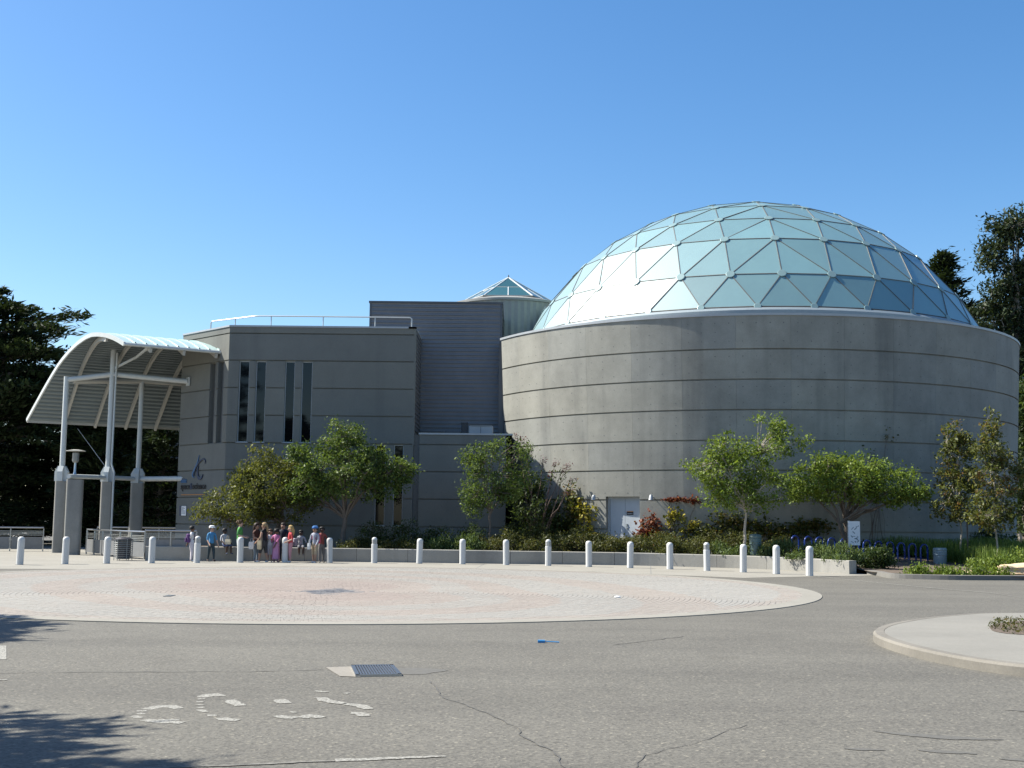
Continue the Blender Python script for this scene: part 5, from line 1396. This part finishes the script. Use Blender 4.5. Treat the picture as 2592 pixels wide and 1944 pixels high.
# ------------------------------------------------------------------ people
SK = {'light': (.52, .30, .21), 'tan': (.36, .19, .12), 'brown': (.16, .08, .05), 'dark': (.075, .04, .028)}
PM = {}
def pm(c, rough=.75):
    k = tuple(round(v, 3) for v in c)
    if k not in PM: PM[k] = plain('cloth_%d' % len(PM), tuple(.8 * v + .2 * sum(c) / 3 for v in c3(c, .9)), rough, 0, .10, 30, .25)
    return PM[k]
def person(label, x, y, z, H, face, skin, shirt, pants, shoes, hair, hairstyle='short', pose='stand', sleeve=.55, leg=1.0, arms=((.12, .10, .50), (-.12, .10, .50)), seat=.5, hat=None, step=.0, lean=0.0, group='children waiting by the seat wall', skirt=None):
    """face: heading in degrees, 0 = +X, -90 = towards the viewer"""
    t = thing('person', label, 'person', (x, y, z), group)
    H = H * 1.06
    hr = .074 * H if H < 1.5 else .068 * H
    A = {}
    hipz = .49 * H if pose == 'stand' else seat + .075
    up = hipz - .49 * H
    v = []; rad = []; edges = []; names = []
    def add(p, r, par=None, nm=None):
        v.append(Vector(p)); rad.append(r)
        if par is not None: edges.append((par, len(v) - 1)); names.append(nm)
        return len(v) - 1
    lx = lean
    pel = add((0, 0, hipz), .082 * H)
    wai = add((.02 * H * lx * 3, 0, .60 * H + up), .072 * H, pel, 'torso')
    che = add((.05 * H * lx * 4, 0, .72 * H + up), .082 * H, wai, 'torso')
    sho = add((.06 * H * lx * 4, 0, .795 * H + up), .055 * H, che, 'torso')
    nec = add((.07 * H * lx * 4 + .005, 0, .845 * H + up), .030 * H, sho, 'neck')
    hd0 = add((.075 * H * lx * 4 + .018 * H, 0, .885 * H + up), hr * .80, nec, 'head')
    hd1 = add((.08 * H * lx * 4 + .010 * H, 0, .925 * H + up), hr * .96, hd0, 'head')
    hd2 = add((.08 * H * lx * 4 + .0 * H, 0, .960 * H + up), hr * .72, hd1, 'head')
    for s, (ax, ay, az) in zip((1, -1), arms):
        sh = add((.06 * H * lx * 4, s * .105 * H, .785 * H + up), .036 * H, sho, 'upper')
        W = Vector((ax * H, s * abs(.10 * H) + ay * H * (1 if s > 0 else 1), az * H + up))
        S = v[sh]; mid = (S + W) / 2; dl = (W - S).length; full = .33 * H
        bend = math.sqrt(max(0, (full / 2) ** 2 - (dl / 2) ** 2)) if dl < full else 0
        el = add(mid + Vector((-bend * .8, s * bend * .4, -bend * .35)), .028 * H, sh, 'upper2')
        wr = add(W, .019 * H, el, 'fore')
        dr_ = (W - v[el]).normalized()
        pa = add(W + dr_ * .035 * H, .020 * H, wr, 'hand')
        for q in (-.012, .0, .012): add(W + dr_ * .080 * H + Vector((q * H * .6, s * q * H, -.006 * H)), .0075 * H, pa, 'hand')
        add(W + dr_ * .045 * H + Vector((.025 * H, 0, .008 * H)), .008 * H, wr, 'hand')
    for s in (1, -1):
        st = step * s
        if pose == 'stand':
            hp = add((0, s * .050 * H, .475 * H), .066 * H, pel, 'thigh')
            kn = add((st * .09 * H + .02 * H, s * .055 * H, .27 * H), .044 * H, hp, 'thigh')
            an = add((st * .16 * H, s * .055 * H, .055 * H), .026 * H, kn, 'shin')
        else:
            hp = add((.05 * H, s * .055 * H, hipz - .01), .066 * H, pel, 'thigh')
            kn = add((.24 * H, s * .07 * H, hipz + .005), .046 * H, hp, 'thigh')
            an = add((.24 * H + .04 * H * s, s * .06 * H, max(.06 * H, hipz - .22 * H)), .027 * H, kn, 'shin')
        b = v[an]
        hl = add((b.x - .012 * H, b.y, b.z - .022 * H), .026 * H, an, 'shoe')
        add((b.x + .085 * H, b.y + s * .012 * H, b.z - .034 * H), .022 * H, hl, 'shoe')
    rot = Matrix.Rotation(R(face), 3, 'Z')
    me = bpy.data.meshes.new('tmp'); me.from_pydata([rot @ p for p in v], edges, [])
    ob = bpy.data.objects.new('tmp', me); col.objects.link(ob)
    sk = ob.modifiers.new('s', 'SKIN'); sk.use_smooth_shade = True
    for i, sv in enumerate(me.skin_vertices[0].data): sv.radius = (rad[i], rad[i]); sv.use_root = (i == 0)
    ss = ob.modifiers.new('d', 'SUBSURF'); ss.levels = 1; ss.render_levels = 1
    dg = bpy.context.evaluated_depsgraph_get(); dg.update()
    bm = bpy.data.meshes.new_from_object(ob.evaluated_get(dg)); bpy.data.objects.remove(ob)
    mats = [pm(SK[skin], .55), pm(shirt), pm(pants), pm(shoes)]
    bm.materials.clear()
    for m in mats: bm.materials.append(m)
    V = [rot @ p for p in v]
    Ea = np.array([tuple(V[a]) for a, b in edges]); Eb = np.array([tuple(V[b]) for a, b in edges]); Er = np.array([(rad[a] + rad[b]) / 2 for a, b in edges])
    D = Eb - Ea; DD = (D ** 2).sum(1) + 1e-9
    mi = []
    for p in bm.polygons:
        c = np.array(p.center); tt = (((c - Ea) * D).sum(1) / DD).clip(0, 1); ds = np.linalg.norm(c - (Ea + D * tt[:, None]), axis=1) - Er * .8
        k = int(np.argmin(ds)); nm = names[k]; f = tt[k]
        if nm in ('neck', 'head', 'hand'): mi.append(0)
        elif nm == 'torso': mi.append(1 if c[2] > hipz + .05 * H else 2)
        elif nm == 'upper': mi.append(1)
        elif nm == 'upper2': mi.append(1 if f < sleeve * 2 else 0)
        elif nm == 'fore': mi.append(1 if sleeve > .75 else 0)
        elif nm == 'thigh': mi.append(2)
        elif nm == 'shin': mi.append(2 if f < (leg - .5) * 2 else 0)
        else: mi.append(3)
    if leg < .5:
        pass
    bm.polygons.foreach_set('material_index', mi); bm.polygons.foreach_set('use_smooth', [True] * len(bm.polygons)); bm.name = 'body'
    body = bpy.data.objects.new('body', bm); link(body, t)
    base = Vector((x, y, z)); fx = rot @ Vector((1, 0, 0)); fy = rot @ Vector((0, 1, 0)); hc = base + V[hd1]
    # face: eyes, nose, mouth
    fm = MB()
    for s in (1, -1): fm.ball(hc + fx * hr * .90 + fy * s * hr * .36 + ZV * hr * .02, .011, .011, .008, 6, 4)
    fm.obox(hc + fx * hr * .86 - ZV * hr * .55, fy, fx, ZV, hr * .22, .006, .005)
    fm.build('eyes_and_mouth', pm((.05, .03, .03)), t)
    MB().ball(hc + fx * hr * .98 - ZV * hr * .18, .012, .012, .018, 6, 4).build('nose', mats[0], t)
    em_ = MB()
    for s in (1, -1): em_.ball(hc + fy * s * hr * .93 - ZV * hr * .1, .012, .008, .022, 6, 4)
    em_.build('ears', mats[0], t)
    hm = MB()
    back = hc - fx * hr * .16 + ZV * hr * .18
    n, m = 14, 8; vs = []
    for i in range(m + 1):
        ph = math.pi * .62 * i / m
        for k in range(n):
            a = 2 * math.pi * k / n; d = fx * math.cos(a) * math.sin(ph) + fy * math.sin(a) * math.sin(ph) + ZV * math.cos(ph)
            lim = 1.06 + .06 * random.random()
            if d.dot(fx) > .35 and d.z < .55: lim = .80
            vs.append(back + d * hr * lim * 1.05)
    hm.add(vs, [(i * n + k, (i + 1) * n + k, (i + 1) * n + (k + 1) % n, i * n + (k + 1) % n) for i in range(m) for k in range(n)])
    if hairstyle in ('long', 'pony'):
        r0 = hr * (.85 if hairstyle == 'long' else .38); z0 = back - fx * hr * (.35 if hairstyle == 'long' else 1.0)
        hm.tube([z0 + ZV * hr * .2, z0 - fx * hr * .35 - ZV * hr * .9, z0 - fx * hr * .30 - ZV * hr * 2.2, z0 - fx * hr * .25 - ZV * hr * (3.3 if hairstyle == 'long' else 2.6)], [r0 * .9, r0, r0 * .85, r0 * .2], 9)
    if hairstyle == 'curly':
        for k in range(16):
            a = R(360 / 8 * k); el = .25 if k < 8 else .85; d = (-fx * .25 + (fx * math.cos(a) + fy * math.sin(a)) * math.cos(el) + ZV * math.sin(el))
            if d.dot(fx) > .45: continue
            hm.ball(back + d * hr * .92, hr * .42, hr * .42, hr * .40, 7, 5)
    if hairstyle == 'buns':
        for s in (1, -1): hm.ball(back + fy * s * hr * .7 + ZV * hr * .85, hr * .36, hr * .36, hr * .36, 7, 5)
    hm.build('hair', pm(hair, .6), t, smooth=True)
    if hat:
        cm = MB(); hb = hc + ZV * hr * .42 - fx * hr * .08
        vs = []
        for zz, rr in ((0, 1.12), (.35, 1.14), (.75, 1.02), (.98, .6)):
            for k in range(12): a = R(30 * k); vs.append(hb + (fx * math.cos(a) + fy * math.sin(a)) * hr * rr + ZV * hr * zz)
        cm.add(vs, [(i * 12 + k, i * 12 + (k + 1) % 12, (i + 1) * 12 + (k + 1) % 12, (i + 1) * 12 + k) for i in range(3) for k in range(12)] + [tuple(36 + k for k in range(12))])
        cm.obox(hb + fx * hr * 1.35 + ZV * hr * .06, fx, fy, ZV, hr * .45, hr * .62, hr * .06)
        cm.build('cap', pm(hat), t, smooth=True)
    if skirt:
        sm = MB(); c = base + ZV * hipz
        vs = []
        for zz, rr in ((.12 * H, .080 * H), (-.02 * H, .098 * H), (-.10 * H, .105 * H), (-skirt[1] * H, .118 * H)):
            for k in range(14): a = R(360 / 14 * k); w = 1 + .05 * math.sin(5 * a); vs.append(c + fx * math.cos(a) * rr * w + fy * math.sin(a) * rr * w + ZV * zz)
        sm.add(vs, [(i * 14 + k, i * 14 + (k + 1) % 14, (i + 1) * 14 + (k + 1) % 14, (i + 1) * 14 + k) for i in range(3) for k in range(14)])
        sm.build('skirt', pm(skirt[0]), t, smooth=True)
    return t
def backpack(label, x, y, z, face, c, s=1.0):
    rot = Matrix.Rotation(R(face), 3, 'Z'); fx, fy = rot @ Vector((1, 0, 0)), rot @ Vector((0, 1, 0)); b = Vector((x, y, z))
    t = thing('backpack', label, 'backpack', (x, y, z))
    MB().obox(b + ZV * .17 * s, fx, fy, ZV, .075 * s, .13 * s, .17 * s).build('bag', pm(c), t, bevel=.035 * s, smooth=True)
    MB().obox(b + ZV * .11 * s - fx * .095 * s, fx, fy, ZV, .03 * s, .10 * s, .085 * s).build('front_pocket', pm(c3(c, .75)), t, bevel=.02 * s)
    for k in (-1, 1): MB().tube([b + fx * .07 * s + fy * k * .07 * s + ZV * .31 * s, b + fx * .20 * s + fy * k * .075 * s + ZV * .34 * s, b + fx * .25 * s + fy * k * .08 * s + ZV * .18 * s, b + fx * .08 * s + fy * k * .07 * s + ZV * .05 * s], .016 * s, 6).build('strap', pm(c3(c, .6)), t)
def carrier(label, x, y, z, face, c, w=.13, h=.19, name='tote_bag'):
    rot = Matrix.Rotation(R(face), 3, 'Z'); fx, fy = rot @ Vector((1, 0, 0)), rot @ Vector((0, 1, 0)); b = Vector((x, y, z))
    t = thing(name, label, 'bag', (x, y, z))
    vs = [b + fx * sx * w * k + fy * sy * .045 * k + ZV * zz for zz, k in ((0, .85), (h, 1.05), (h * 2, .95)) for sx, sy in ((-1, -1), (1, -1), (1, 1), (-1, 1))]
    MB().add(vs, [(3, 2, 1, 0)] + [(4 * i + k, 4 * i + (k + 1) % 4, 4 * i + 4 + (k + 1) % 4, 4 * i + 4 + k) for i in range(2) for k in range(4)]).build('bag', pm(c), t)
    MB().tube([b + fx * -w * .5 + ZV * h * 2, b + fx * -w * .4 + ZV * (h * 2 + .12), b + fx * w * .4 + ZV * (h * 2 + .12), b + fx * w * .5 + ZV * h * 2], .009, 6).build('handle', pm(c3(c, .7)), t)

SX = lambda sx, Y: (sx - 1296) / 3100 * Y * .995
white_, denim = (.62, .62, .62), (.10, .15, .22)
person('child with dark hair in white top seen behind the first lamp bollard', SX(492, 47.3), 47.3, 0, 1.27, 20, 'brown', (.60, .58, .60), (.55, .50, .55), white_, (.012, .010, .010))
backpack('purple backpack on the child behind the first lamp bollard', SX(484, 47.28), 47.25, .72, 20, (.10, .03, .16))
person('child in bright blue T-shirt and white cap leaning on the seat wall', SX(541, 47.7), 47.75, 0, 1.27, -50, 'light', (.015, .22, .48), (.03, .055, .07), (.02, .02, .025), (.10, .06, .03), step=.5, hat=(.70, .70, .70), arms=((.10, .06, .47), (.12, -.02, .50)))
person('small child in grey shirt sitting on the wall beside the blue T-shirt', SX(570, 48.0), 48.30, 0, 1.18, -40, 'dark', (.42, .42, .46), (.05, .08, .20), (.04, .06, .12), (.012, .010, .010), pose='sit', seat=.54, leg=.5, arms=((.14, .05, .55), (.16, -.02, .55)))
carrier('cream lunch bag on the lap of the small seated child', SX(583, 47.8), 47.85, .66, -20, (.55, .47, .33), .11, .10)
person('curly haired person in green shirt standing behind a bollard', SX(613, 47.5), 47.5, 0, 1.50, 0, 'light', (.06, .30, .05), (.45, .50, .52), white_, (.10, .055, .02), 'curly', arms=((.14, -.04, .61), (.13, .03, .60)))
person('girl with long dark hair in brown top and jeans', SX(655, 47.6), 47.6, 0, 1.40, -25, 'tan', (.10, .035, .022), (.17, .23, .30), (.35, .35, .38), (.03, .014, .010), 'long', arms=((.17, .00, .60), (.17, .00, .58)), sleeve=.3)
carrier('white carrier bag hanging beside the girl in jeans', SX(644, 47.4), 47.35, .50, -10, (.62, .60, .60), .10, .14)
person('girl with blond ponytail in black sleeveless top and shorts leaning back', SX(675, 47.35), 47.3, 0, 1.42, 160, 'tan', (.016, .014, .016), (.05, .05, .055), (.70, .72, .75), (.32, .20, .08), 'pony', step=.6, leg=.1, sleeve=.1, arms=((.12, .05, .52), (.10, .00, .50)))
carrier('tan paper bag held by the girl in the black top', SX(664, 47.1), 47.05, .50, 160, (.48, .38, .22), .08, .17, 'paper_bag')
person('small child in white shirt standing between the two taller girls and the pink outfit', SX(690, 47.6), 47.6, 0, 1.18, -80, 'tan', (.55, .55, .60), (.42, .42, .48), white_, (.06, .03, .018), 'long', leg=.5, arms=((.13, -.06, .70), (.13, .02, .70)))
person('girl dressed all in pink facing the wall', SX(706, 47.5), 47.45, 0, 1.20, 80, 'brown', (.50, .12, .30), (.52, .20, .42), (.45, .25, .40), (.012, .010, .010), 'buns', skirt=((.52, .20, .42), .38))
person('person in dark navy with sunglasses pushed up standing behind a bollard', SX(722, 48.0), 48.0, 0, 1.42, -100, 'tan', (.010, .014, .030), (.012, .016, .035), (.03, .03, .03), (.02, .012, .010), 'short')
person('girl with long blond hair in red shirt and pink striped trousers', SX(741, 47.3), 47.3, 0, 1.32, 205, 'light', (.55, .025, .03), (.50, .22, .26), (.65, .68, .70), (.45, .28, .07), 'long', leg=.85, arms=((.12, -.02, .57), (.13, .0, .57)))
person('shaded child in grey top sitting on the wall right of the red shirt', SX(766, 48.2), 48.3, 0, 1.15, -75, 'dark', (.30, .30, .33), (.14, .14, .16), (.10, .10, .12), (.012, .010, .010), pose='sit', seat=.52, leg=.6)
backpack('grey backpack between the red shirt and the seated shaded child', SX(752, 47.6), 47.65, .62, 30, (.22, .20, .26), .9)
person('child with blue cap, navy sleeves, red vest and tan shorts holding paper', SX(803, 47.2), 47.2, 0, 1.30, 250, 'tan', (.30, .31, .38), (.40, .30, .18), (.74, .75, .76), (.03, .02, .015), hat=(.02, .16, .45), step=.35, leg=.55, sleeve=.8, arms=((.14, .02, .50), (.10, -.03, .46)))
backpack('bright red and pink backpack worn by the child with the blue cap', SX(808, 47.35), 47.36, .74, 250, (.48, .02, .10), 1.0)
person('child in dark red shirt half hidden behind the child with the blue cap', SX(820, 47.7), 47.7, 0, 1.28, -60, 'dark', (.28, .05, .03), (.16, .15, .15), (.12, .12, .12), (.012, .010, .010))
carrier('white paper bag held low by the child with the blue cap', SX(789, 47.05), 47.0, .52, 250, (.66, .67, .68), .06, .12, 'paper_bag')
